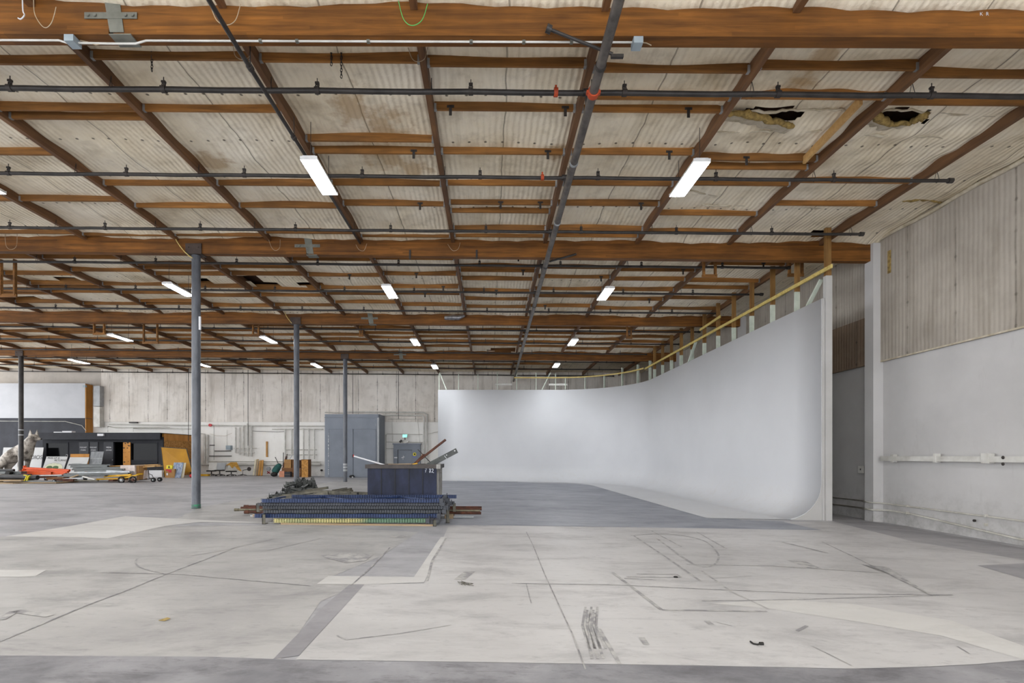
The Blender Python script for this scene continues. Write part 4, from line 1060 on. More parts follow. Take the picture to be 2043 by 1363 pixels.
mb=MB(); mb.box(XO1-.12,XO1+.015,YO+.1,YB-.05,zt-.45,zt-.03); o=mb.build('end_fascia',m_ply,bo); o['label']='plywood band above the strand board'
mb=MB(); mb.box(XO0+.1,XO1-.1,YO+1.6,YO+1.7,zfb,zt-.03); mb.box(XO0+.1,XO1-.1,YO+.1,YO+1.6,zfb-.02,zfb+.01); mb.build('inner_wall',m_void,bo)
t=NT('dark window glass'); m_glass=t.fin(lin('#0b0b0d'),.12,0,.12)
for (x0,y0,x1,y1) in (openings[0],openings[2]):
    a=B(x0,y0);b=B(x1,y1); mb=MB()
    mb.box(a.x-.06,b.x+.06,YO-.03,YO+.02,a.z,a.z+.06); mb.box(a.x-.06,b.x+.06,YO-.03,YO+.02,b.z-.06,b.z); mb.box(a.x-.06,a.x,YO-.03,YO+.02,b.z,a.z); mb.box(b.x,b.x+.06,YO-.03,YO+.02,b.z,a.z)
    f=mb.build('window',m_black,bo)
    mb=MB(); mb.box(a.x,b.x,YO+.05,YO+.06,b.z,a.z); mb.build('pane',m_glass,f)
for (x0,x1,s1,s2) in ((158.5,177.5,'PODCAST','STUDIO'),(180.5,196,'PODCAST','STUDIO'),(207.5,226.5,'MEDIA','LOUNGE')):
    a=B(x0,882);b=B(x1,956); mb=MB(); mb.box(a.x,b.x,YO-.03,YO,zfb+.01,a.z); d=mb.build('door',mat('charcoal door','#2b2c33','#232429',rough=.55),bo)
    mb=MB()
    cxp=(x0+x1)/2-(2 if s1=='PODCAST' and x0<170 else 0)+(0 if x0>200 or x0<170 else -2)
    w={'PODCAST':.36,'MEDIA':.26}[s1]
    text_on(mb,s1,.115 if s1=='PODCAST' else .13,pY(cxp,893,YO-.032),(1,0,0),(0,0,1),0,.82); text_on(mb,s2,.11,pY(cxp,898.3,YO-.032),(1,0,0),(0,0,1),0,.8)
    mb.build('lettering',m_inkw,d)
    mb=MB(); q=pY(x1-2,918,YO-.04); mb.ell(q,(.03,.04,.03),8,6); mb.build('knob',m_galv,d)
# studio clutter behind the panes is dark; faint shelf rail under the window
mb=MB(); a=B(262,921);b=B(315,924); mb.box(a.x,b.x,YO-.06,YO,b.z,a.z); mb.build('sill',m_black,bo)
mb=MB(); xb(194,865.5,206,870,YO-.48,.1,mb); root=mb.build('emergency_light',m_white); tag(root,'white twin emergency light on the edge of the booth roof','emergency light')
for (x0,y0,x1,y1,l) in ((107,860.5,123,862.8,'flat white piece lying on the booth roof'),(124,858.8,143,862.8,'taller white box lying on the booth roof')):
    mb=MB(); a=pY(x0,y0,YO+.6); b=pY(x1,y1,YO+.6); mb.box(a.x,b.x,YO+.6,YO+.9,zt+.001,zt+.03+(b.z<a.z)*(a.z-b.z)); o=mb.build('roof_box',m_white); tag(o,l,'box')
# spotted yellow board in the doorway
root=thing('spotted_board','tan board with black irregular patches standing in the booth doorway','board',tuple(pY(252,955,YO-.1)))
mb=MB(); a=pY(245.5,883,YO-.1);b=pY(260,956,YO-.1); mb.box(a.x,b.x,YO-.1,YO-.06,zfb,a.z); mb.build('board',m_ply,root)
for (px,py,r) in ((250,885,.05),(255,884,.06),(258,890,.05),(254,894,.05),(247.5,894,.06),(256,889,.04),(247,903,.03),(251,912,.025),(248,922,.06),(257.5,902,.03),(256,921,.03),(250,903,.02)):
    q=pY(px,py,YO-.102); mb=MB(); poly=[(q.x+r*hp.uniform(.7,1.3)*math.cos(k*math.pi/4),YO-.104,q.z+r*hp.uniform(.4,.9)*math.sin(k*math.pi/4)) for k in range(8)]; mb.prism(poly[::-1],(0,.004,0)); mb.build('black_patch',m_hole,root)
# duct boxes on the wall
root=thing('electrical_trough','tall pale grey electrical trough of two boxes on the back wall beside the plywood edge','electrical trough',tuple(pY(193,852,34.5)))
for (y0,y1) in ((770,810.5),(811.5,852)):
    mb=MB(); xb(186.5,y0,199,y1,34.45,.42,mb); mb.build('box',m_ltgrey if y0<800 else m_wpaint,root)

# leaning boards
def lean(name,px0,py0,px1,py1,Y,mt,label,cat,slant=0.0,back=.35,th=.02,parts=None,group=None,taper=0.0):
    a=pY(px0,py0,Y);b=pY(px1,py1,Y); zb=flr(a.x)+.005; h=a.z-zb; w=b.x-a.x
    root=thing(name,label,cat,((a.x+b.x)/2,Y,zb),group)
    P=[Vector((a.x,Y-back,zb)),Vector((b.x,Y-back,zb)),Vector((b.x+slant*w,Y,a.z-taper)),Vector((a.x+slant*w,Y,a.z))]
    mb=MB(); mb.prism(P,(0,th,0)); 
    root2=mb.build('board',mt,root)
    U=(P[1]-P[0])/w; V=(P[3]-P[0])
    return root,P,U,V
# stacked sign boards
r,P,U,V=lean('sign_board',7,893,87,940,31.2,m_sgn,'large white board lettered UDIOS behind the dog figure','sign board',0,.25)
def onb(P,u,v,off=-.012): return P[0]+(P[1]-P[0])*u+(P[3]-P[0])*v+Vector((0,off,0))
def onb2(P,u,v,off=-.012): 
    a=P[0].lerp(P[1],u); b=P[3].lerp(P[2],u); return a.lerp(b,v)+Vector((0,off,0))
mb=MB(); text_on(mb,'STUDIOS',.36,onb2(P,.745,.64),(1,0,0),(P[3]-P[0]).normalized(),0,.88)
mb.build('lettering',m_ink,r)
mb=MB()
for v,u0,u1 in ((.42,.66,.72),(.18,.6,.69)): mb.prism([onb2(P,u0,v),onb2(P,u1,v),onb2(P,u1,v+.02),onb2(P,u0,v+.02)],(0,.004,0))
mb.build('small_print',m_ink,r)
def oval(P,u,v,ru,rv,mt,name,r,n=28,off=-.012,ring=0):
    mb=MB(); W_=(P[1]-P[0]).length; Hh=(P[3]-P[0]).length; ux=Vector((1,0,0)); uz=(P[3]-P[0]).normalized(); c=onb2(P,u,v,off)
    pts=[c+ux*ru*math.cos(2*math.pi*k/n)+uz*rv*math.sin(2*math.pi*k/n) for k in range(n)]
    if ring:
        ins=[c+ux*(ru-ring)*math.cos(2*math.pi*k/n)+uz*(rv-ring)*math.sin(2*math.pi*k/n) for k in range(n)]
        for k in range(n): mb.add([pts[k],pts[(k+1)%n],ins[(k+1)%n],ins[k]],[(0,1,2,3)])
    else: mb.add(pts,[tuple(range(n))])
    return mb.build(name,mt,r)
r,P,U,V=lean('sign_board',93,911,135,948,30.6,m_sgn,'white board lettered PICK UP & RETURNS over an oval tree emblem','sign board',0,.45)
mb=MB(); text_on(mb,'PICK UP &',.16,onb2(P,.36,.92),(1,0,0),(P[3]-P[0]).normalized()); text_on(mb,'RETURNS',.17,onb2(P,.72,.80),(1,0,0),(P[3]-P[0]).normalized()); mb.build('lettering',m_ink,r)
oval(P,.5,.42,.55,.32,m_cream,'emblem_oval',r,off=-.010); oval(P,.5,.42,.56,.33,m_ltgrey,'emblem_ring',r,ring=.02)
for du,rr_ in ((-.16,.16),(.13,.17)): oval(P,.47+du,.44,.18,.11,m_leaf,'printed_tree',r,off=-.014)
mb=MB(); text_on(mb,'WOOD TREE',.08,onb2(P,.5,.62),(1,0,0),(P[3]-P[0]).normalized()); mb.build('small_print',m_ltgrey,r)
mb=MB(); q=pY(133,909,30.58); mb.tube([q+Vector((-.05,0,-.08)),q+Vector((-.05,0,.05)),q+Vector((.06,0,.05)),q+Vector((.06,0,-.03))],.014,5); mb.build('hook',m_white,r)
r,P,U,V=lean('sign_board',139.5,912.5,178,948,30.5,m_sgn,'white board with a faint oval emblem, behind the grey rails','sign board',0,.5)
oval(P,.45,.42,.5,.34,m_ltgrey,'emblem_ring',r,ring=.015)
mb=MB(); text_on(mb,'WOOD TREE',.1,onb2(P,.48,.66),(1,0,0),(P[3]-P[0]).normalized()); mb.build('small_print',m_ltgrey,r)
r,P,U,V=lean('cardboard_sheet',140.5,906,178,948,30.95,m_ply,'tan cardboard showing above the board with the faint emblem','cardboard',0,.1)
r,P,U,V=lean('grid_panel',182,901,207,940,30.7,m_grid,'grey slotted metal panel leaning before a booth door','panel',0,.35)
mb=MB()
for u in (.25,.5,.75): mb.prism([onb2(P,u-.012,.03),onb2(P,u+.012,.03),onb2(P,u+.012,.97),onb2(P,u-.012,.97)],(0,.006,0))
for v in (.3,.5,.72): mb.prism([onb2(P,.02,v-.01),onb2(P,.98,v-.01),onb2(P,.98,v+.01),onb2(P,.02,v+.01)],(0,.006,0))
mb.build('rib',m_ltgrey,r)

# ------------------------------------------------------------------ dog figure
YG=28.9
def dg(px,py,dy=0.0): q=pY(px,py,YG); return Vector((q.x,q.y+dy,q.z))
def skinned(name,chains,mt,parent,sub=2):
    vs=[];es=[];rad=[]
    idx={}
    for ch in chains:
        prev=None
        for (key,p,r) in ch:
            if key not in idx: idx[key]=len(vs); vs.append(p); rad.append(r)
            i=idx[key]
            if prev is not None: es.append((prev,i))
            prev=i
    me=bpy.data.meshes.new(name); me.from_pydata([tuple(v) for v in vs],es,[]); o=bpy.data.objects.new(name,me); C.objects.link(o)
    sk=o.modifiers.new('s','SKIN'); sk.use_smooth_shade=True
    for i,r in enumerate(rad):
        d=me.skin_vertices[0].data[i]; d.radius=r if isinstance(r,tuple) else (r,r); d.use_root=(i==0)
    ss=o.modifiers.new('u','SUBSURF'); ss.levels=sub; ss.render_levels=sub
    bpy.context.view_layer.update(); dgp=bpy.context.evaluated_depsgraph_get(); m2=bpy.data.meshes.new_from_object(o.evaluated_get(dgp))
    bpy.data.objects.remove(o)
    m2.materials.clear(); m2.materials.append(mt)
    for p in m2.polygons: p.use_smooth=True
    q=bpy.data.objects.new(name,m2); C.objects.link(q)
    if parent is not None: q.parent=parent; q.location=-W[parent.name]
    return q
fd=flr(-26.5)
dog=thing('dog_figure','big mottled silver grey sitting dog figure behind the leftmost column','dog figure',(-26.5,YG,fd))
legs=[]
for s,k in ((-.22,'a'),(.22,'b')):
    legs.append([('hip',dg(19,911),.40),('thigh'+k,dg(16,918,s),(.34,.24)),('hock'+k,dg(6,935,s*1.2),.17),('paw'+k,dg(15,951,s*1.2),.13)])
    legs.append([('chest',dg(53,901),(.30,.34)),('elbow'+k,dg(49,915,s),(.17,.15)),('wrist'+k,dg(47,931,s),.11),('fpaw'+k,dg(48,951,s),.12)])
body=[('hip',dg(19,911),.40),('loin',dg(30,903),.33),('back',dg(42,897),.33),('chest',dg(53,901),(.30,.34)),('neck',dg(58.5,886),(.27,.27)),('skull',dg(66.5,872.5),(.27,.27)),('brow',dg(71.5,874),(.19,.19)),('muzzle',dg(77,876.0),(.1,.1)),('nose',dg(81,876.6),(.065,.065))]
tail=[('hip',dg(19,911),.40),('rump',dg(7,922),.2),('tail1',dg(2,932),.12),('tail2',dg(-8,944),.08)]
skinned('body',[body]+legs+[tail],m_dog,dog)
for s in (-.11,.11):
    px=63 if s<0 else 71
    mb=MB(); b0=dg(px-4.5,872,s); b1=dg(px+3.5,871,s); tp=dg(px+.5,857.5,s)
    mb.add([b0,b1,tp,b0+Vector((0,-s*.9,0)),b1+Vector((0,-s*.9,0)),tp+Vector((0,-s*.3,0))],[(0,1,2),(3,5,4),(0,2,5,3),(1,4,5,2),(0,3,4,1)],0); mb.build('ear',m_dog,dog)
    mb=MB(); mb.ell(dg(72,873.2,s*1.5),(.03,.025,.02),8,6); mb.build('eye',m_hole,dog)
mb=MB(); mb.ell(dg(82.5,876.4),(.035,.05,.035),8,6); mb.build('nose',m_hole,dog)

# ------------------------------------------------------------------ heaps on trolleys
def gz(x): return flr(x)
def long_bar(name,a,b,Y,w,h,mt,label,cat,group=None,tube=False,chan=False,dY=0.0):
    A=pY(*a,Y);Bq=pY(*b,Y+dY); mb=MB()
    if tube: mb.tube([A,Bq],w/2,12)
    elif chan: mb.channel(A,Bq,w,h,.012)
    else: mb.bar(A,Bq,w,h)
    o=mb.build(name,mt); return tag(o,label,cat,group)
def trolley(px0,px1,pytop,Y,depth,mt,label,name='trolley',wheels=True):
    a=pY(px0,pytop,Y);b=pY(px1,pytop,Y); z0=flr((a.x+b.x)/2)
    root=thing(name,label,'trolley',((a.x+b.x)/2,Y+depth/2,z0))
    mb=MB(); mb.box(a.x,b.x,Y,Y+depth,a.z-.06,a.z); mb.build('deck',mt,root)
    for x in (a.x+.15,b.x-.15):
        for y in (Y+.08,Y+depth-.08):
            mb=MB(); mb.disc((x,y,z0+.09),.09,(0,1,0),.05,16); w=mb.build('wheel',m_tyre,root)
            mb=MB(); mb.box(x-.03,x+.03,y-.04,y+.04,z0+.1,max(z0+.14,a.z-.06)); mb.build('caster_fork',m_galv,root)
    return root
# nearer trolley at the left edge: pipes and boards
trolley(-8,112,962,23.4,1.3,m_tan,'low wooden trolley under the long black pipes')
for i,(a,b,Y,r,l) in enumerate((((-30,951),(75,953),23.6,.22,'fat long black plastic pipe with its open end towards the booth'),((-30,938.5),(28,938.5),24.4,.13,'short black plastic pipe with a capped end'),((-30,955.5),(66,956.5),23.9,.1,'thin dark pipe below the fat black pipe'))):
    A=pY(*a,Y);Bq=pY(*b,Y); root=thing('plastic_pipe',l,'pipe',((A.x+Bq.x)/2,Y,A.z-r/2)); mb=MB(); mb.tube([A,Bq],r/2,16); mb.build('pipe',m_pipedk,root)
    mb=MB(); mb.disc(Bq+Vector((.003,0,0)),r*.42,(1,0,0),.01,16); mb.build('bore_shade',m_hole,root)  # dark disc: shade of the pipe mouth put into the colour
BL=[((-20,943),(48,943),24.4,.3,.12,m_rail,'grey sheet metal tray under the capped black pipe'),((-20,958.5),(52,958.5),23.5,.5,.06,m_tan,'weathered timber lying at the near edge of the trolley'),((-20,963),(34,966),23.2,.4,.09,m_tan,'thick pale timber at the far left edge of the trolley'),
 ((52,959.5),(118,961),23.6,.4,.05,m_rail,'flat grey metal strip on the near trolley'),((20,947.5),(60,947.5),24.3,.2,.07,m_pipedk,'dark length of profile behind the fat black pipe'),((16,943),(24,946),24.2,.3,.2,m_hole,'black clamp lying on the grey tray')]
for a,b,Y,w,h,mt,l in BL: long_bar('timber' if mt is m_tan else 'metal_profile',a,b,Y,w,h,mt,l,'timber' if mt is m_tan else 'metal profile')
# orange beams
OB=[((43,944),(104,944.5),24.9,.14,.14,'front orange rack beam, thickest and lowest'),((50,934),(139,938.5),25.3,.12,.1,'orange rack beam on top with its bracket at the column'),((48,940.5),(136,942),25.1,.12,.09,'orange rack beam just under the top one'),((55,946.5),(132,945),25.0,.12,.08,'orange rack beam showing only under the others'),((52,938),(138,940.5),25.55,.1,.07,'orange rack beam at the back of the orange pile')]
for a,b,Y,w,h,l in OB:
    A=pY(*a,Y);Bq=pY(*b,Y); root=thing('orange_beam',l,'rack beam',tuple(A),'orange rack beams')
    mb=MB(); mb.channel(A,Bq,w,h,.012); mb.build('beam',m_org,root)
    mb=MB(); mb.box(A.x-.03,A.x,Y-.08,Y+.08,A.z-.09,A.z+.12); mb.build('end_bracket',m_org,root)
root=trolley(46,140,951.5,24.8,1.2,m_rust,'low dark trolley under the orange rack beams')
mb=MB(); P=[pY(*q,23.42) for q in ((48,948),(54,949),(52,955),(49,960))]; 
for a,b in zip(P,P[1:]): mb.bar(a,b,.03,.07,(0,1,0))
P=[pY(*q,23.42) for q in ((60,948.5),(57,951),(55,956),(54,959.5))]
for a,b in zip(P,P[1:]): mb.bar(a,b,.03,.07,(0,1,0))
o=mb.build('lifting_strap',m_ylite); tag(o,'bright yellow strap hanging below the orange beams','strap')
mb=MB(); 
# grey rails
GR=[((139,927.5),(222,928),25.9,'uppermost grey rail, ending by the pale planks'),((143,930.5),(216,930),25.7,'grey rail directly under the uppermost one'),((147,934.5),(244,933),25.6,'grey rail in the middle of the grey pile'),((145,937),(250,936.5),25.5,'grey rail low in the grey pile'),((150,940),(246,938.5),25.45,'lowest grey rail of the grey pile'),((142,932),(214,932),26.1,'grey rail at the back of the grey pile')]
for a,b,Y,l in GR: long_bar('grey_rail',a,b,Y,.14,.075,m_rail,l,'rail','grey rails',chan=True)
for a,b,Y,w,h,mt,l in (((158,943.5),(262,941.5),25.2,.25,.07,m_galv,'bright aluminium truss rail under the grey rails'),((130,946.5),(258,945.5),25.0,.2,.09,m_rail,'grey perforated rail above the yellow cart'),((215,939.5),(262,941),25.3,.2,.05,m_galv,'short bright rail beside the wrapped box'),
   ((118,950.5),(212,949.5),24.6,.2,.06,m_rail,'flat grey rail at the front of the mixed pile'),((126,956),(168,953.5),24.3,.14,.06,m_galv,'pale bent profile low in the mixed pile'),((165,951),(190,957),24.3,.08,.06,m_wpaint,'white stick slanting down in the mixed pile'),((140,953.5),(156,948),24.4,.07,.05,m_tan,'short stick slanting up in the mixed pile'),
   ((112,957.5),(150,958),24.2,.25,.12,m_rust,'dark rusty box section low beside the trolley'),((150,958.5),(196,959),24.2,.12,.05,m_olive,'olive profile on the floor before the mixed pile'),((96,955),(130,954.5),24.5,.2,.1,m_card2,'brown flattened carton among the profiles')):
    long_bar('metal_profile',a,b,Y,w,h,mt,l,'metal profile',chan=(mt is m_rail))
# pale planks
PL=[((212,930.5),(318,927.5),26.3,'topmost pale plank pointing towards the ochre panel'),((215,934.5),(322,930),26.15,'pale plank second from the top'),((220,936),(311,930.5),26.0,'pale plank nearest in the plank pile')]
for a,b,Y,l in PL: long_bar('pale_plank',a,b,Y,.18,.045,m_pine,l,'plank','pale planks')
long_bar('pinkish_tube',(222,938.5),(245,937.5),25.6,.1,.06,m_tan,'tan batten end under the pale planks','batten')
# yellow cart
root=thing('yellow_cart','yellow steel cart with spoked wheels under the grey profiles','cart',tuple(pY(235,962,25.0)))
a=pY(192,955,24.8);b=pY(272,949,24.8); zc=flr(a.x)
mb=MB()
A=pY(193,956.5,24.8);Bq=pY(244,955,24.8);Cq=pY(275,947.5,24.8)
mb.bar(A,Bq,.08,.07); mb.bar(Bq,Cq,.08,.06); mb.bar(A+Vector((.3,.8,.12)),Cq+Vector((-.3,.8,.02)),.08,.07)
mb.bar(pY(208,951,24.85),pY(262,947.5,24.85),.1,.09)
mb.build('frame',m_yel,root)
for (px,r) in ((242,.14),(265,.15)):
    x=rx(px,24.7); mb=MB(); z=flr(x)+r; pts=[(x+r*math.cos(k*math.pi/10),24.7,z+r*math.sin(k*math.pi/10)) for k in range(21)]
    mb.tube(pts,.035,6,cap=False); w=mb.build('wheel',m_tyre,root)
    mb=MB(); 
    for k in range(6): mb.tube([(x,24.7,z),(x+r*math.cos(k*math.pi/3),24.7,z+r*math.sin(k*math.pi/3))],.013,4)
    mb.disc((x,24.7,z),.05,(0,1,0),.06,10); mb.build('spokes',m_galv if px<250 else m_rust,w)
mb=MB(); xb(216,957,226,960.5,24.6,.3,mb); mb.build('motor_box',m_rust,root)
# wrapped box on hand truck
root=thing('wrapped_box','brown carton in cloudy plastic wrap standing beside the yellow cart','wrapped box',tuple(pY(268,960,25.6)))
a=pY(243,928.5,25.6);b=pY(277,957.5,25.6); zc=flr(b.x)
xm=pY(272,0,25.6).x
mb=MB(); mb.box(a.x+.02,b.x,25.6,26.22,zc+.08,a.z-.03); mb.build('carton',m_card,root)
mb=MB(); mb.box(a.x,xm,25.5,26.25,zc+.45,a.z); mb.prism([(xm-.3,25.47,zc+.08),(xm+.05,25.47,zc+.1),(xm+.0,25.47,a.z-.02),(xm-.3,25.47,a.z-.05)],(0,.1,0)); mb.build('plastic_wrap',m_plastic,root)
mb=MB()
for k in range(7):
    x=xm+.05+k*.01; 
mb.prism([(b.x+.0,26.0,a.z-.25),(b.x+.0,26.23,a.z-.3),(b.x+.0,26.23,zc+.2),(b.x+.0,25.9,zc+.12)],(.05,0,0)); mb.build('plastic_wrap',m_plastic,root)
root=thing('hand_truck','dark hand truck with a rubber wheel carrying the wrapped box','hand truck',tuple(pY(300,962,25.7)))
x=rx(306,25.6); z=flr(x)+.11
for dy in (0,.5):
    mb=MB(); mb.disc((x,25.6+dy,z),.11,(0,1,0),.08,18); w=mb.build('wheel',m_tyre,root); mb=MB(); mb.disc((x,25.55+dy,z),.04,(0,1,0),.02,10); mb.build('hub',m_galv,w)
mb=MB(); mb.tube([(x,25.65,z),(x-.25,25.65,z+.1),(x-.28,25.65,z+.5)],.02,6); mb.tube([(x-.2,25.65,z+.05),(x-1.3,25.65,flr(x)+.04)],.02,6); mb.tube([(x-.25,25.65,z+.3),(x-.1,25.65,z+.25),(x,25.65,z)],.015,6); mb.build('frame',m_darkst,root)
mb=MB(); xb(292,938,323,951.5,30.6,.5,mb); o=mb.build('white_bin',m_white); 
o.location.z=flr(-20.4); tag(o,'low white bin on the floor in front of the booth corner','bin')
mb=MB(); q=pY(318,936,30.8); mb.tube([q+Vector((-.22,0,-.05)),q+Vector((-.12,0,.05)),q+Vector((.08,0,.06)),q+Vector((.2,0,-.05))],.02,6); o=mb.build('bucket_handle',m_darkst); tag(o,'dark curved handle showing above the white bin','handle')
# ochre panel, boxes and frames in front of the strand board
a=pY(321,891.5,31.2);b=pY(385,940,31.2); zc=flr(-20)
root=thing('ochre_panel','large ochre yellow panel leaning against the strand board end of the booth','panel',((a.x+b.x)/2,31.1,zc))
P=[pY(328,951,30.7),pY(384,941,30.7),pY(372,895.5,31.3),pY(321,892,31.3)]
P[0].z=zc+.02
mb=MB(); mb.prism(P,(0,.05,0)); mb.build('sheet',m_yellow,root)
mb=MB(); mb.bar(P[3],P[2],.03,.04); mb.bar(P[2],P[1],.03,.04,(1,0,0)); mb.bar(P[0],P[3],.03,.04,(1,0,0)); mb.build('dark_edging',m_darkst,root)
root=thing('carton','brown carton with red print on the floor before the ochre panel','carton',tuple(pY(338,951,30.2)))
a=pY(329.5,936,30.1);b=pY(348.5,951,30.1); zc=flr(a.x)
mb=MB(); mb.box(a.x,b.x,30.1,30.6,zc,a.z); mb.build('box',m_card,root)
mb=MB(); xb(336,937,342,943,30.09,.012,mb); xb(331,936.5,336,940,30.09,.012,mb); mb.build('red_print',m_red,root)
mb=MB(); xb(332,944,335,948.5,30.09,.012,mb); mb.build('label',m_white,root)
root=thing('yellow_case','bright yellow plastic case standing on the carton','case',(a.x+.2,30.2,a.z))
mb=MB(); q0=pY(331,928.5,30.2);q1=pY(343,936,30.2); mb.prism([(q0.x,30.2,a.z+.002),(q1.x,30.2,a.z+.002),(q1.x+.02,30.2,q0.z-.06),(q1.x-.05,30.2,q0.z),(q0.x+.04,30.2,q0.z)],(0,.22,0)); mb.build('shell',m_ylite,root)
mb=MB(); mb.box((q0.x+q1.x)/2-.03,(q0.x+q1.x)/2+.04,30.19,30.2,a.z+.05,q0.z-.05); mb.build('handle_recess',m_darkst,root)
r,P,U,V=lean('streaked_panel',347,923,366,951,30.4,m_blueart,'blue and cream streaked panel leaning beside the carton','panel',0,.3,.04)
r.location.x+=0; 
r2,P,U,V=lean('cream_frame',357,923.5,371,951,30.45,m_pcream,'cream board leaning behind the streaked panel','board',0,.25,.04)
mb=MB(); q=pY(381.5,946.5,30.3); mb.ell((q.x,30.4,flr(q.x)+.12),(.16,.16,.12),14,8); o=mb.build('red_tub',m_red); tag(o,'small round red tub on the floor beside the nearest column','tub')
mb=MB(); q=pY(382,925,31.0); 
for (u,v) in ((-.08,-.5),(.08,-.5)): mb.bar((q.x+u,31.0,zc),(q.x+u,31.0,q.z+.25),.03,.03)
mb.bar((q.x-.09,31,q.z+.25),(q.x+.09,31,q.z+.25),.03,.03); o=mb.build('small_stand',m_darkst); tag(o,'narrow dark stand between the ochre panel and nearest column','stand')
mb=MB(); mb.obox((rx(409,33),33.0,flr(-18)+.06),(.5,.3,.12)); o=mb.build('yellow_pad',m_yel); tag(o,'flat yellow pad on the floor at the foot of the white pipe','pad')

# =================================================================== back wall fittings
YW=34.72
def wallpipe(pts,r,mt,label,name='wall_pipe',Y=YW,cat='pipe',group='back wall pipes'):
    mb=MB(); mb.tube([pY(*q,Y) for q in pts],r,8); o=mb.build(name,mt); return tag(o,label,cat,group)
wallpipe([(218,846.5),(395,849),(655,850.5)],.04,m_wpaint,'long white pipe running just under the insulation edge, passing above the booth')
wallpipe([(215,862),(215,851),(232,853.5),(338,852.5)],.025,m_condw,'thin pipe bending down to the booth roof from the back wall')
wallpipe([(266,861),(266,855),(396,856)],.018,m_condw,'thin conduit stepping down behind the booth roof')
wallpipe([(398,865.5),(408,865.5),(408,925),(415,925)],.06,m_wpaint,'thick white drain pipe dropping beside the nearest column')
wallpipe([(413,868),(413,928)],.09,m_wpaint,'fattest white pipe standing beside the nearest column')
wallpipe([(402,926.5),(640,927)],.085,m_wpaint,'thick white pipe running low along the back wall')
wallpipe([(412,921),(500,921),(640,922)],.03,m_condw,'thin white pipe just above the thick low pipe')
wallpipe([(427,850),(427,918)],.012,m_darkst,'thin dark cable dropping beside the fat white pipe')
wallpipe([(453,858),(453,890)],.014,m_condw,'short conduit running down to the grey box')
wallpipe([(418,866),(432,869.5),(450,870),(463,864)],.008,m_wire,'slack wire drooping above the grey box')
for px,y0,y1,r,l in ((470,853,904,.05,'first of the tall white pipes beside the grey box'),(478,853,908,.05,'second of the tall white pipes beside the grey box'),(485.5,850,909,.06,'third of the tall white pipes beside the grey box'),(494,845,911,.06,'white pipe just in front of the dark cable'),(501.5,850,911,.06,'last tall white pipe before the bare wall'),
    (569,856,925,.055,'first white pipe of the group next to the second column'),(582,856,906,.055,'second white pipe of the group next to the second column'),(605.5,855,920,.05,'white pipe just right of the second column'),(616.5,855,920,.05,'middle pipe between second column and grey room'),(627,856,916,.05,'white pipe nearest to the grey room')):
    wallpipe([(px,y0),(px,y1)],r,m_wpaint,l)
for (x0,x1,y,l) in ((466,512,894.5,'upper short cross pipe on the first pipe group'),(470,508,903.5,'lower short cross pipe on the first pipe group'),(569,632,897.5,'upper cross pipe on the second pipe group'),(569,632,907.5,'lower cross pipe on the second pipe group'),(543,645,856.5,'thin cross pipe over the second pipe group')):
    wallpipe([(x0,y),(x1,y)],.03,m_condw,l)
wallpipe([(504,860),(530,861),(555,862),(568,861)],.012,m_darkst,'dark cable sagging between the two pipe groups')
for (x0,x1,y,l) in ((418,427,888.5,'short dark shelf bracket on the white wall'),(428,460,900,'dark steel strip on the white wall below the grey box'),(417,461,910,'long dark steel strip on the white wall above the stools')):
    mb=MB(); xb(x0,y-.7,x1,y+.7,34.8,.1,mb); o=mb.build('steel_strip',m_darkst); tag(o,l,'steel strip')
mb=MB(); q=pY(419.5,848.5,34.6); mb.disc(q,.1,(0,1,0),.12,18); o=mb.build('fire_bell',m_red); tag(o,'round red fire alarm bell high on the back wall','fire bell')
root=thing('junction_box','grey junction box on the white back wall','junction box',tuple(pY(455,897,34.7)))
mb=MB(); xb(450.5,889,460,897.5,34.65,.25,mb); mb.build('box',m_boxg,root); mb=MB(); xb(451.2,889.8,459.3,896.7,34.63,.02,mb); mb.build('cover',m_boxg,root)
mb=MB(); xb(530.5,881,533.5,912,34.8,.08,mb); o=mb.build('wall_batten',m_pinez); tag(o,'brown timber batten fixed upright on the white back wall','batten')
mb=MB(); xb(257,841.7,273,844.3,34.7,.15,mb); o=mb.build('wall_slot',m_darkst); tag(o,'dark slot under the insulation edge above the booth','slot')
for px,y0,y1,l in ((376,735,880,'long dark cable hanging down onto the strand board'),(495,738,889,'long dark cable hanging down between the first white pipes'),(704,740,826,'dark cable hanging down behind the third column'),(795,740,836,'dark cable hanging down above the exit door')):
    mb=MB(); Y=34.55 if px!=376 else 31.9; mb.tube([pY(px,y0,Y),pY(px,y1,Y)],.018,5); o=mb.build('hanging_cable',m_hole); tag(o,l,'cable','hanging cables')
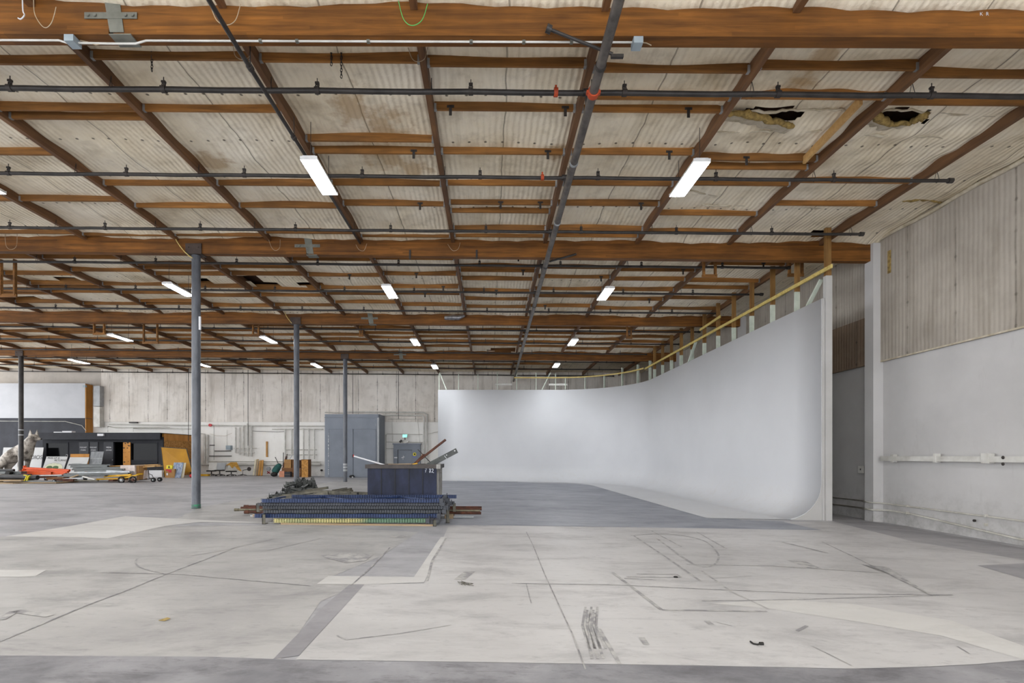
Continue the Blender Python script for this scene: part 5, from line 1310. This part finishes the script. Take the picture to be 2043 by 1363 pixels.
# folded seating in front of the wall
YC=33.4
for i,(x0,x1,y0,y1,mt,l) in enumerate(((416,431,923,939,m_wpaint,'white shelled stool nearest to the fat white pipe'),(432,448,923.5,938,m_ltgrey,'grey shelled stool in the middle of the row'),(454,472,929,940,m_wpaint,'pale stool with a tan cloth thrown over it'))):
    a=pY(x0,y0,YC);b=pY(x1,y1,YC); zc=flr(a.x); cx=(a.x+b.x)/2
    root=thing('office_stool',l,'stool',(cx,YC,zc),'stools by the back wall')
    mb=MB(); mb.prism([(a.x,YC,b.z),(b.x,YC,b.z),(b.x+.02,YC+.12,a.z),(a.x-.02,YC+.12,a.z)],(0,.08,0)); mb.build('backrest',mt,root)
    mb=MB(); mb.box(a.x+.02,b.x-.02,YC-.3,YC+.1,b.z-.06,b.z+.02); mb.build('seat',m_hole,root)
    mb=MB(); mb.tube([(cx,YC-.1,zc+.1),(cx,YC-.1,b.z-.05)],.035,8); mb.build('gas_stem',m_darkst,root)
    for k in range(5):
        an=k*2*math.pi/5+.3; e=(cx+.27*math.cos(an),YC-.1+.27*math.sin(an),zc+.07)
        mb=MB(); mb.bar((cx,YC-.1,zc+.12),e,.04,.03); g=mb.build('leg',m_darkst,root); mb=MB(); mb.disc((e[0],e[1],zc+.035),.034,(0,1,0),.03,10); mb.build('caster',m_hole,g)
a=pY(450,923,YC-.05);b=pY(481,942,YC-.05)
mb=MB(); mb.add([pY(450,929,YC-.32),pY(460,922.5,YC+.02),pY(472,922.5,YC+.05),pY(477,932,YC-.2),pY(482,941,YC-.25),pY(475,938,YC-.33),pY(468,930,YC-.34),pY(463,934.5,YC-.36),pY(458,928.5,YC-.34)],[(0,8,1),(8,7,6,1),(1,6,2),(2,6,3),(6,5,3),(3,5,4)],0,True)
mb.add([p+Vector((0,.03,.0)) for p in [pY(450,929,YC-.32),pY(460,922.5,YC+.02),pY(472,922.5,YC+.05),pY(477,932,YC-.2),pY(482,941,YC-.25),pY(475,938,YC-.33),pY(468,930,YC-.34),pY(463,934.5,YC-.36),pY(458,928.5,YC-.34)]],[(0,1,8),(8,1,6,7),(1,2,6),(2,3,6),(6,3,5),(3,4,5)],0,True)
o=mb.build('cloth',m_tanp); tag(o,'tan cloth thrown over the last stool','cloth')
root=thing('rolling_stool','dark folded stool frame with a round pad against the white wall','stool',(rx(490,33.4),33.4,flr(-16)))
q=pY(497,936,33.5); mb=MB(); mb.disc(q,.13,(.3,1,0),.06,18); mb.build('round_pad',m_darkst,root)
x=rx(484,33.4); z=flr(x); mb=MB(); mb.tube([(x,33.4,z+.1),(x+.02,33.4,z+.38),(q.x,33.5,q.z)],.025,6); mb.build('gas_stem',m_darkst,root)
for k in range(5):
    an=k*2*math.pi/5; mb=MB(); mb.bar((x,33.4,z+.12),(x+.28*math.cos(an),33.4+.28*math.sin(an),z+.05),.04,.03); mb.build('leg',m_darkst,root)
# leaning lumber
for i,(x0,y0,x1,y1,w,mt,l) in enumerate(((506,950,510.5,917,.11,m_pcream,'palest board of the lumber leaning on the back wall'),(512,950,514.5,916.5,.12,m_tan,'greyish board second in the leaning lumber'),(516.5,950,520,919,.13,m_pinez,'orange board third in the leaning lumber'),(522,950,524,918.5,.13,m_pinez,'orange board last in the leaning lumber, towards the red spot'))):
    A=pY(x0,y0,34.0);Bq=pY(x1,y1,34.55); A.z=flr(A.x)+.02; mb=MB(); mb.bar(A,Bq,w,.05,(0,1,0)); o=mb.build('leaning_board',mt); tag(o,l,'board','leaning lumber')
root=thing('hose_cap','round capped pipe outlet with a red rag low on the white back wall','pipe outlet',tuple(pY(536,946,34.7)))
q=pY(535.5,935.5,34.75); mb=MB(); mb.disc(q,.13,(0,1,0),.12,18); mb.build('cap',m_ltgrey,root)
q=pY(536,943,34.62); mb=MB(); 
for an in (.6,-.6,2.4): mb.bar(q-Vector((.12*math.cos(an),0,.12*math.sin(an))),q+Vector((.12*math.cos(an),0,.12*math.sin(an))),.05,.04)
mb.build('red_rag',m_red,root)
# teal bag, boxes
root=thing('canvas_bag','teal canvas bag slumped against the brown boxes','bag',(rx(553,33.2),33.2,flr(-14)))
zc=flr(-14); c=rx(553,33.2)
skinned('bag_body',[[('a',Vector((c-.2,33.2,zc+.18)),.24),('b',Vector((c-.08,33.2,zc+.45)),.25),('c',Vector((c+.12,33.25,zc+.72)),.2),('d',Vector((c+.2,33.3,zc+.82)),.08)]],m_teal,root,2)
mb=MB(); mb.ell((rx(547,33.0),33.0,zc+.15),(.22,.2,.15),14,8); o=mb.build('black_sack',m_hole); tag(o,'black sack on the floor at the foot of the teal bag','sack')
def bx(name,x0,y0,x1,y1,Y,d,mt,label,cat='box',z0=None,group=None,flap=False):
    a=pY(x0,y0,Y);b=pY(x1,y1,Y); zb=flr(a.x) if z0 is None else z0
    root=thing(name,label,cat,((a.x+b.x)/2,Y+d/2,zb),group); mb=MB(); mb.box(a.x,b.x,Y,Y+d,zb,a.z); mb.build('body',mt,root)
    mb=MB(); mb.box(a.x+.005,b.x-.005,Y-.004,Y+.0,(a.z+zb)/2-.006,(a.z+zb)/2+.006); mb.box((a.x+b.x)/2-.03,(a.x+b.x)/2+.03,Y-.005,Y+d,a.z,a.z+.004); mb.build('tape',m_card2 if mt is m_card else m_tan,root)
    return a,b
bx('carton',557,940,567,950,32.6,.3,m_pinkbox,'salmon pink carton on the floor beside the black carton',group='cartons by the back wall')
bx('carton',567.5,941.5,579,950,32.6,.3,m_blackw,'small black carton on the floor before the brown cartons',group='cartons by the back wall')
a,b=bx('carton',562,934,600,950,33.0,.7,m_card2,'widest dark brown carton at the bottom, behind the second column',group='cartons by the back wall')
za=a.z
bx('carton',567,917,580.5,933,33.1,.45,m_card,'upright brown carton standing on the widest one, holding sticks',z0=za,group='cartons by the back wall')
bx('carton',583,918,596,933,33.15,.5,m_card2,'dark carton on the widest one, right behind the column',z0=za,group='cartons by the back wall')
a,b=bx('carton',601.5,917.5,614.5,950.5,32.8,.55,m_osb,'tall stack sized wood patterned carton right of the second column',group='cartons by the back wall')
r=[o for o in C.objects if o.name.startswith('carton')][-1]
mb=MB(); xm=pY(614.5,0,32.8).x; mb.box(b.x,b.x+.012,32.8,33.35,flr(-12),a.z); mb.box(a.x-.03,b.x+.014,32.77,33.37,a.z,a.z+.02)
ttop=mb.build('brown_side',m_card2,r)
for (x0,y0,x1,y1,l) in ((549,912,556,927,'thin dark stick poking out of the teal bag'),(565,930,565.5,903,'tall thin dark stick behind the cartons'),(571,918,573,906,'short dark stick in the upright carton'),(577,918,584,907,'white and dark stick slanting out of the upright carton')):
    mb=MB(); mb.tube([pY(x0,y0,33.3),pY(x1,y1,33.3)],.022,6); o=mb.build('stick',m_darkst if 'white' not in l else m_galv); tag(o,l,'stick')
mb=MB(); mb.prism([pY(563,934,33.25),pY(569,933,33.25),pY(573,911,33.3),pY(570,910,33.3)],(0,.05,0)); o=mb.build('brown_plank',m_rust); tag(o,'dark brown plank leaning behind the upright carton','plank')
mb=MB(); mb.disc(pY(641.5,938.5,34.8),.07,(.2,1,0),.1,10); o=mb.build('wall_stub',m_darkst); tag(o,'dark pipe stub in the white wall beside the grey room','pipe stub')

# grey room
YR2=33.1; x0=rx(648,YR2); x1=rx(757,YR2); zc=flr(-8.8); zt=pY(700,826.5,YR2).z
gr=thing('grey_room','tall blue grey painted room with double doors by the back wall','room',(-8.8,33.5,zc))
mb=MB(); mb.box(x0,x1-.16,YR2,YB-.08,zc-.02,zt); mb.tube([(x1-.16,YR2+.16,zc-.02),(x1-.16,YR2+.16,zt)],.16,24); mb.box(x1-.16,x1,YR2+.16,YB-.08,zc-.02,zt); mb.build('walls',m_gbox,gr)
mb=MB(); mb.box(x0-.02,x1-.1,YR2-.03,YR2,zt-.24,zt-.2); mb.build('trim',m_gdoor,gr)
for (a,b) in ((657,704),(706,750)):
    A=pY(a,857,YR2-.05);Bq=pY(b,951,YR2-.05); mb=MB(); mb.box(A.x,Bq.x,YR2-.05,YR2,zc+.02,A.z); d=mb.build('door',m_gdoor,gr)
    mb=MB(); mb.box(A.x-.03,A.x-.005,YR2-.06,YR2,zc+.02,A.z+.03); mb.box(A.x-.03,Bq.x,YR2-.06,YR2,A.z+.005,A.z+.04); mb.build('door_frame',m_gdoor,d)
A=pY(703.5,910,YR2-.08); mb=MB(); mb.box(A.x-.02,A.x+.02,YR2-.1,YR2-.05,A.z-.1,A.z+.1); mb.build('handle',m_darkst,gr)
A=pY(657,0,YR2-.06)
mb=MB(); mb.box(A.x-.09,A.x-.045,YR2-.012,YR2,zc,zc+2.9); o=mb.build('worn_edge',mat('chipped paint edge','#cfd0cf','#6f757e',rough=.7,scale=9,detail=8,lo=.45,hi=.55),gr); o['label']='chipped white door jamb'
A=pY(749,0,YR2); mb=MB(); mb.box(A.x,A.x+.05,YR2-.01,YR2,zc,zt-.3); mb.build('worn_edge',mat('scratched paint edge','#aeb2b8','#7f858f',rough=.7,scale=9,detail=8,lo=.5,hi=.65),gr)
A=pY(753.5,0,YR2); mb=MB(); mb.box(A.x-.03,A.x+.09,YR2-.02,YR2+.02,zc,zt-.22); o=mb.build('corner_guard',m_ltgrey,gr); o['label']='pale corner guard'
mb=MB(); q=pY(702,950,YR2-.25); mb.ell((q.x,q.y,flr(q.x)+.08),(.18,.1,.09),12,8); o=mb.build('black_bundle',m_hole); tag(o,'small black bundle on the floor at the grey double doors','bundle')
mb=MB(); q=pY(703.5,952,YR2-.4); mb.ell((q.x,q.y,flr(q.x)+.04),(.06,.05,.04),10,6); o=mb.build('crumpled_paper',m_white); tag(o,'scrap of white paper beside the black bundle','paper')
mb=MB(); xb(676,797,684,799,34.75,.1,mb)
# exit door in its grey surround
YE=34.55
ed=thing('fire_exit','grey exit door in a projecting grey surround, behind the dumpster','door',(rx(811,YE),YE,flr(-5)))
zc=flr(-5.5)
mb=MB(); A=pY(785,887,YE);Bq=pY(838.5,955,YE); I0=pY(793,897.5,YE).x; I1=pY(822,0,YE).x; zi=pY(0,897.5,YE).z
mb.box(A.x,I0,YE,YB,zc,A.z); mb.box(I1,Bq.x,YE,YB,zc,A.z); mb.box(I0,I1,YE,YB,zi,A.z); mb.build('surround',m_gdoor,ed)
mb=MB(); mb.box(A.x-.05,Bq.x+.05,YE-.08,YB,A.z,A.z+.08); mb.build('cornice',m_gbox,ed)
mb=MB(); mb.box(I0+.02,I1-.02,YE+.1,YE+.15,zc+.01,zi-.02); lf=mb.build('door_leaf',m_gdoor,ed)
mb=MB(); q=pY(804,913,YE+.09); 
mb.bar(q+Vector((-.1,0,-.02)),q+Vector((.1,0,.05)),.02,.05); mb.bar(q+Vector((0,0,-.14)),q+Vector((.02,0,.14)),.02,.05,(0,1,0)); mb.build('white_sticker',m_white,lf)
mb=MB(); xb(786.5,912,792.5,914.5,YE-.02,.03,mb); mb.build('white_label',m_white,ed)
mb=MB(); q=pY(827.2,906.5,YE-.015); mb.disc(q,.115,(0,1,0),.02,24); sg=mb.build('yellow_sign',m_ylite,ed)
mb=MB(); mb.disc(q+Vector((0,-.012,0)),.055,(0,1,0),.01,18); mb.build('sign_symbol',m_hole,sg)
mb=MB(); xb(823.5,911.3,831,913,YE-.02,.03,mb); o=mb.build('blue_label',mat('blue label','#6c74b8'),ed)
es=thing('exit_sign','green lit EXIT sign above the grey exit door','exit sign',tuple(pY(808,879,34.5)))
mb=MB(); xb(803.5,867,812.5,873.5,34.5,.08,mb); mb.build('case',m_white,es)
mb=MB(); text_on(mb,'EXIT',.24,pY(808,870.3,34.48),(1,0,0),(0,0,1),0,.62); mb.build('lettering',m_exit,es)
mb=MB(); mb.tube([pY(808,873,34.6),pY(808,878,34.6)],.03,6); mb.build('stem',m_darkst,es)
el=thing('emergency_light','twin headed emergency light between EXIT sign and exit door','emergency light',tuple(pY(806,885,34.4)))
mb=MB(); xb(803,878,812,884.5,34.45,.15,mb); mb.build('case',m_wpaint,el)
mb=MB(); q=pY(799.5,880.5,34.3); mb.obox(q,(.2,.12,.12),(0,-.8,0)); mb.build('lamp_head',m_darkst,el)
mb=MB(); q=pY(813,881,34.3); mb.obox(q,(.14,.12,.12),(0,.6,0)); mb.build('lamp_head',m_wpaint,el)
for pts,r,l in (([(690,822),(845,823),(852,827),(852.5,935)],.055,'outer white pipe looping over the exit door'),([(765,828.5),(843,829),(846,833),(846,935)],.055,'inner white pipe looping over the exit door'),
    ([(770,933),(770,868),(773,866),(843,867)],.02,'thin conduit looping beside the grey room'),([(770,882),(800,882.5),(843,883)],.02,'thin conduit running across at the emergency light'),([(770,895),(788,895)],.02,'short conduit running from the grey room to the surround'),
    ([(648,823),(662,823.5),(690,824.5)],.03,'white pipe along the top of the grey room'),([(833,836),(838,885)],.012,'thin slanting wire above the surround'),([(782,836),(783,880)],.012,'thin upright wire above the surround'),([(774,836),(843,836.5)],.016,'thin conduit under the looping pipes'),
    ([(853,866),(874,861.5)],.02,'short conduit vanishing behind the cyclorama edge')):
    wallpipe(pts,r,m_wpaint if r>.04 else m_condw,l)

# =================================================================== things hung from the roof
def trapeze(px0,px1,py0,py1,Y,label):
    a=pY(px0,py0,Y);b=pY(px1,py1,Y)
    root=thing('timber_hanger',label,'hanger',((a.x+b.x)/2,Y,b.z),'U shaped timber hangers')
    for x in (a.x,b.x):
        mb=MB(); mb.bar((x,Y,b.z),(x,Y,roofz(x,Y)-.1),.05,.09,(0,1,0)); mb.build('upright',m_joist,root)
    mb=MB(); mb.bar((a.x-.05,Y,b.z),(b.x+.05,Y,b.z),.05,.09); mb.build('crossbar',m_joist,root)
trapeze(287,314,646,684,22.0,'U shaped timber hanger between the third row lamps, left of the second column')
trapeze(2,30,553,590,15.2,'U shaped timber hanger at the far left edge under the roof')
trapeze(718,723,655,670,22.6,'narrow U shaped timber hanger left of the dumpster lamp')
trapeze(1404,1427,524,551,14.6,'U shaped timber hanger just behind the second beam')
trapeze(1575,1600,527,549,14.9,'U shaped timber hanger over the cyclorama studs')
trapeze(1251,1259,655,674,21.6,'narrow U shaped timber hanger over the cyclorama curve')
trapeze(188,208,651,666,21.3,'U shaped timber hanger beside the partition lamp')
trapeze(505,516,650,668,21.4,'narrow U shaped timber hanger beside the second column')
mb=MB(); P=[pY(*q,20.5) for q in ((887,634.5),(900,634),(915,634),(927,630))]; mb.tube(P,[.08,.1,.1,.05],8); o=mb.build('foil_duct',m_foil); tag(o,'crumpled silver foil duct hanging at the third beam','duct')
# conduit under the nearest beam
root=thing('beam_conduit','white conduit running along the underside of the nearest beam','conduit',(-1,6.6,6.8))
def ub(px): return Vector(((px-CX)*6.62/F,6.62,6.85-.0035*((px-CX)*6.62/F)-.014))
mb=MB(); mb.tube([ub(-20),ub(118)+Vector((0,0,0)),ub(132)+Vector((0,0,-.03)),ub(215)+Vector((0,0,-.04)),ub(270)+Vector((0,0,-.04)),ub(292),ub(640),ub(976),ub(1265)],.013,8); mb.build('conduit',m_wpaint,root)
for px in (148,1270):
    mb=MB(); c=ub(px); mb.box(c.x-.06,c.x+.06,c.y-.09,c.y+.05,c.z-.075,c.z+.008); mb.build('junction_box',m_boxg,root)
for px in (520,593,735,940,1045,1140):
    mb=MB(); c=ub(px); mb.box(c.x-.02,c.x+.02,c.y-.02,c.y+.02,c.z-.016,c.z+.014); mb.build('clip',m_strap,root)
mb=MB(); c=ub(1278); mb.tube([c,c+Vector((.08,0,-.01)),c+Vector((.14,0,-.04))],.007,5); mb.build('wire_tail',m_wire,root)
mb=MB(); c=ub(160); mb.tube([c,c+Vector((.1,0,-.02)),c+Vector((.2,0,-.06)),c+Vector((.25,0,-.05))],.006,5); mb.build('wire_tail',m_wire,root)
def loop(pts,Y,label,r=.005,mt=None,name='wire_loop'):
    P=[pY(*q,Y) for q in pts]; Q=[]
    for i in range(len(P)-1):
        p0=P[max(i-1,0)];p1=P[i];p2=P[i+1];p3=P[min(i+2,len(P)-1)]
        for k in range(5):
            t=k/5; Q.append(.5*((2*p1)+(p2-p0)*t+(2*p0-5*p1+4*p2-p3)*t*t+(3*p1-p0-3*p2+p3)*t**3))
    Q.append(P[-1]); mb=MB(); mb.tube(Q,r,5); o=mb.build(name,mt or m_wire); return tag(o,label,'wire','hanging wires')
loop([(67,0),(70,30),(88,55),(103,45),(112,14)],6.45,'pale wire loop at the far left end of the nearest beam')
loop([(45,0),(46,22),(49,30),(42,38),(36,36)],6.44,'short knotted white cord hanging on the nearest beam at far left',.008,m_white,'knotted_cord')
loop([(418,5),(432,40),(452,50),(470,40),(480,8)],6.45,'pale wire loop beside the slim black pipe on the nearest beam')
loop([(795,2),(805,38),(822,51),(842,40),(853,8)],6.45,'green tinted wire loop in the middle of the nearest beam',.005,m_green)
loop([(465,92),(470,112),(484,119),(497,113),(503,95)],7.3,'small wire loop just behind the nearest beam by the slim pipe')
loop([(814,95),(823,118),(836,123),(848,116),(853,95)],7.3,'small wire loop behind the middle of the nearest beam')
loop([(10,463),(12,490),(22,498),(33,490),(34,463)],13.5,'wire loop on the second beam at the far left edge')
loop([(346,459),(352,480),(368,502),(384,515)],13.5,'pale wire draped down to the top of the nearest column',.011,m_railw)
loop([(340,455),(358,490),(378,512)],13.52,'second pale wire draped beside the nearest column top',.009,m_railw)
loop([(536,478),(542,494),(550,500),(558,494),(559,478)],13.5,'wire loop on the second beam beside the steel strap')
loop([(568,622),(572,632),(582,645)],20.5,'pale wire draped down to the second column top',.012,m_railw)
loop([(710,488),(716,498),(726,500),(732,486)],13.5,'wire loop where the slim black pipe ends')
loop([(893,487),(903,500),(914,497),(918,484)],13.5,'wire loop on the second beam in the middle')
def chain(px,py,Y,n,label,hooks=True):
    q=pY(px,py,Y); root=thing('chain',label,'chain',tuple(q-Vector((0,0,n*.045))),'hanging chains')
    for k in range(n):
        c=q-Vector((0,0,.045*k)); a=(k%2)*math.pi/2; mb=MB()
        mb.tube([c+Vector((.014*math.cos(t)*math.cos(a),.014*math.cos(t)*math.sin(a),.03*math.sin(t))) for t in [i*math.pi/4 for i in range(9)]],.006,5,cap=False); mb.build('link',m_darkst,root)
chain(303,96,7.45,8,'dark chain hanging from the first joist beside the steel strap')
chain(661,103,7.45,5,'short dark chain hanging from the first joist, left one of a pair')
chain(681,103,7.45,9,'longer dark chain hanging from the first joist, right one of a pair')
# litter on the floor
mb=MB(); P=[fpt(1497,1283,.012),fpt(1503,1287.5,.012),fpt(1511,1289,.012),fpt(1519,1287.5,.012)]; mb.tube(P,.007,6); mb.tube([P[-1]-Vector((.015,0,0)),P[-1]+Vector((.015,.0,.0))],.014,6); o=mb.build('rubber_strip',m_hole); tag(o,'short black curved strip lying on the white floor','strip')
mb=MB(); c=fpt(327,1239,.006); mb.prism([c+Vector((-.04,-.01,0)),c+Vector((.02,-.02,0)),c+Vector((.05,.01,.01)),c+Vector((.01,.03,.012)),c+Vector((-.03,.02,0))],(0,0,.004)); o=mb.build('dry_leaf',mat('dry leaf','#8f7a45')); tag(o,'tiny tan dry leaf on the concrete','leaf')
mb=MB(); c=fpt(927,1166,.006); 
for k in range(5): mb.tube([c+Vector((hp.uniform(-.11,.11),hp.uniform(-.1,.1),.003)),c+Vector((hp.uniform(-.11,.11),hp.uniform(-.1,.1),.01)),c+Vector((hp.uniform(-.11,.11),hp.uniform(-.1,.1),.003))],.003,4)
o=mb.build('wire_scrap',m_olive); tag(o,'tangled scrap of thin wire on the white floor','wire scrap')
mb=MB(); c=fpt(1348,1153,.008); mb.ell(c,(.03,.025,.015),8,6); o=mb.build('floor_cap',m_hole); tag(o,'small black cap on the white floor among the scuffs','cap')

# =================================================================== light and camera
w=bpy.data.worlds.new('ambient fill'); bpy.context.scene.world=w; w.use_nodes=True  # even ambient fill, added to brighten the hall through its open sides
bg=w.node_tree.nodes['Background']; bg.inputs[0].default_value=(.93,.96,1,1); bg.inputs[1].default_value=WORLD
cam=bpy.data.cameras.new('camera'); co=bpy.data.objects.new('camera',cam); C.objects.link(co)
co.location=(0,0,H); co.rotation_euler=(math.pi/2,0,0); cam.sensor_width=36; cam.sensor_fit='HORIZONTAL'; cam.lens=18
cam.shift_x=(1021.5-CX)/2043; cam.shift_y=(CY-681.5)/2043; cam.clip_end=200
sc=bpy.context.scene; sc.camera=co
sc.view_settings.view_transform='Standard'; sc.view_settings.look='None'; sc.view_settings.gamma=1; sc.view_settings.exposure=EXPO
sc.view_settings.use_curve_mapping=False
sc.cycles.use_denoising=True; sc.cycles.max_bounces=10; sc.cycles.diffuse_bounces=8; sc.cycles.glossy_bounces=3
sc.cycles.sample_clamp_indirect=8
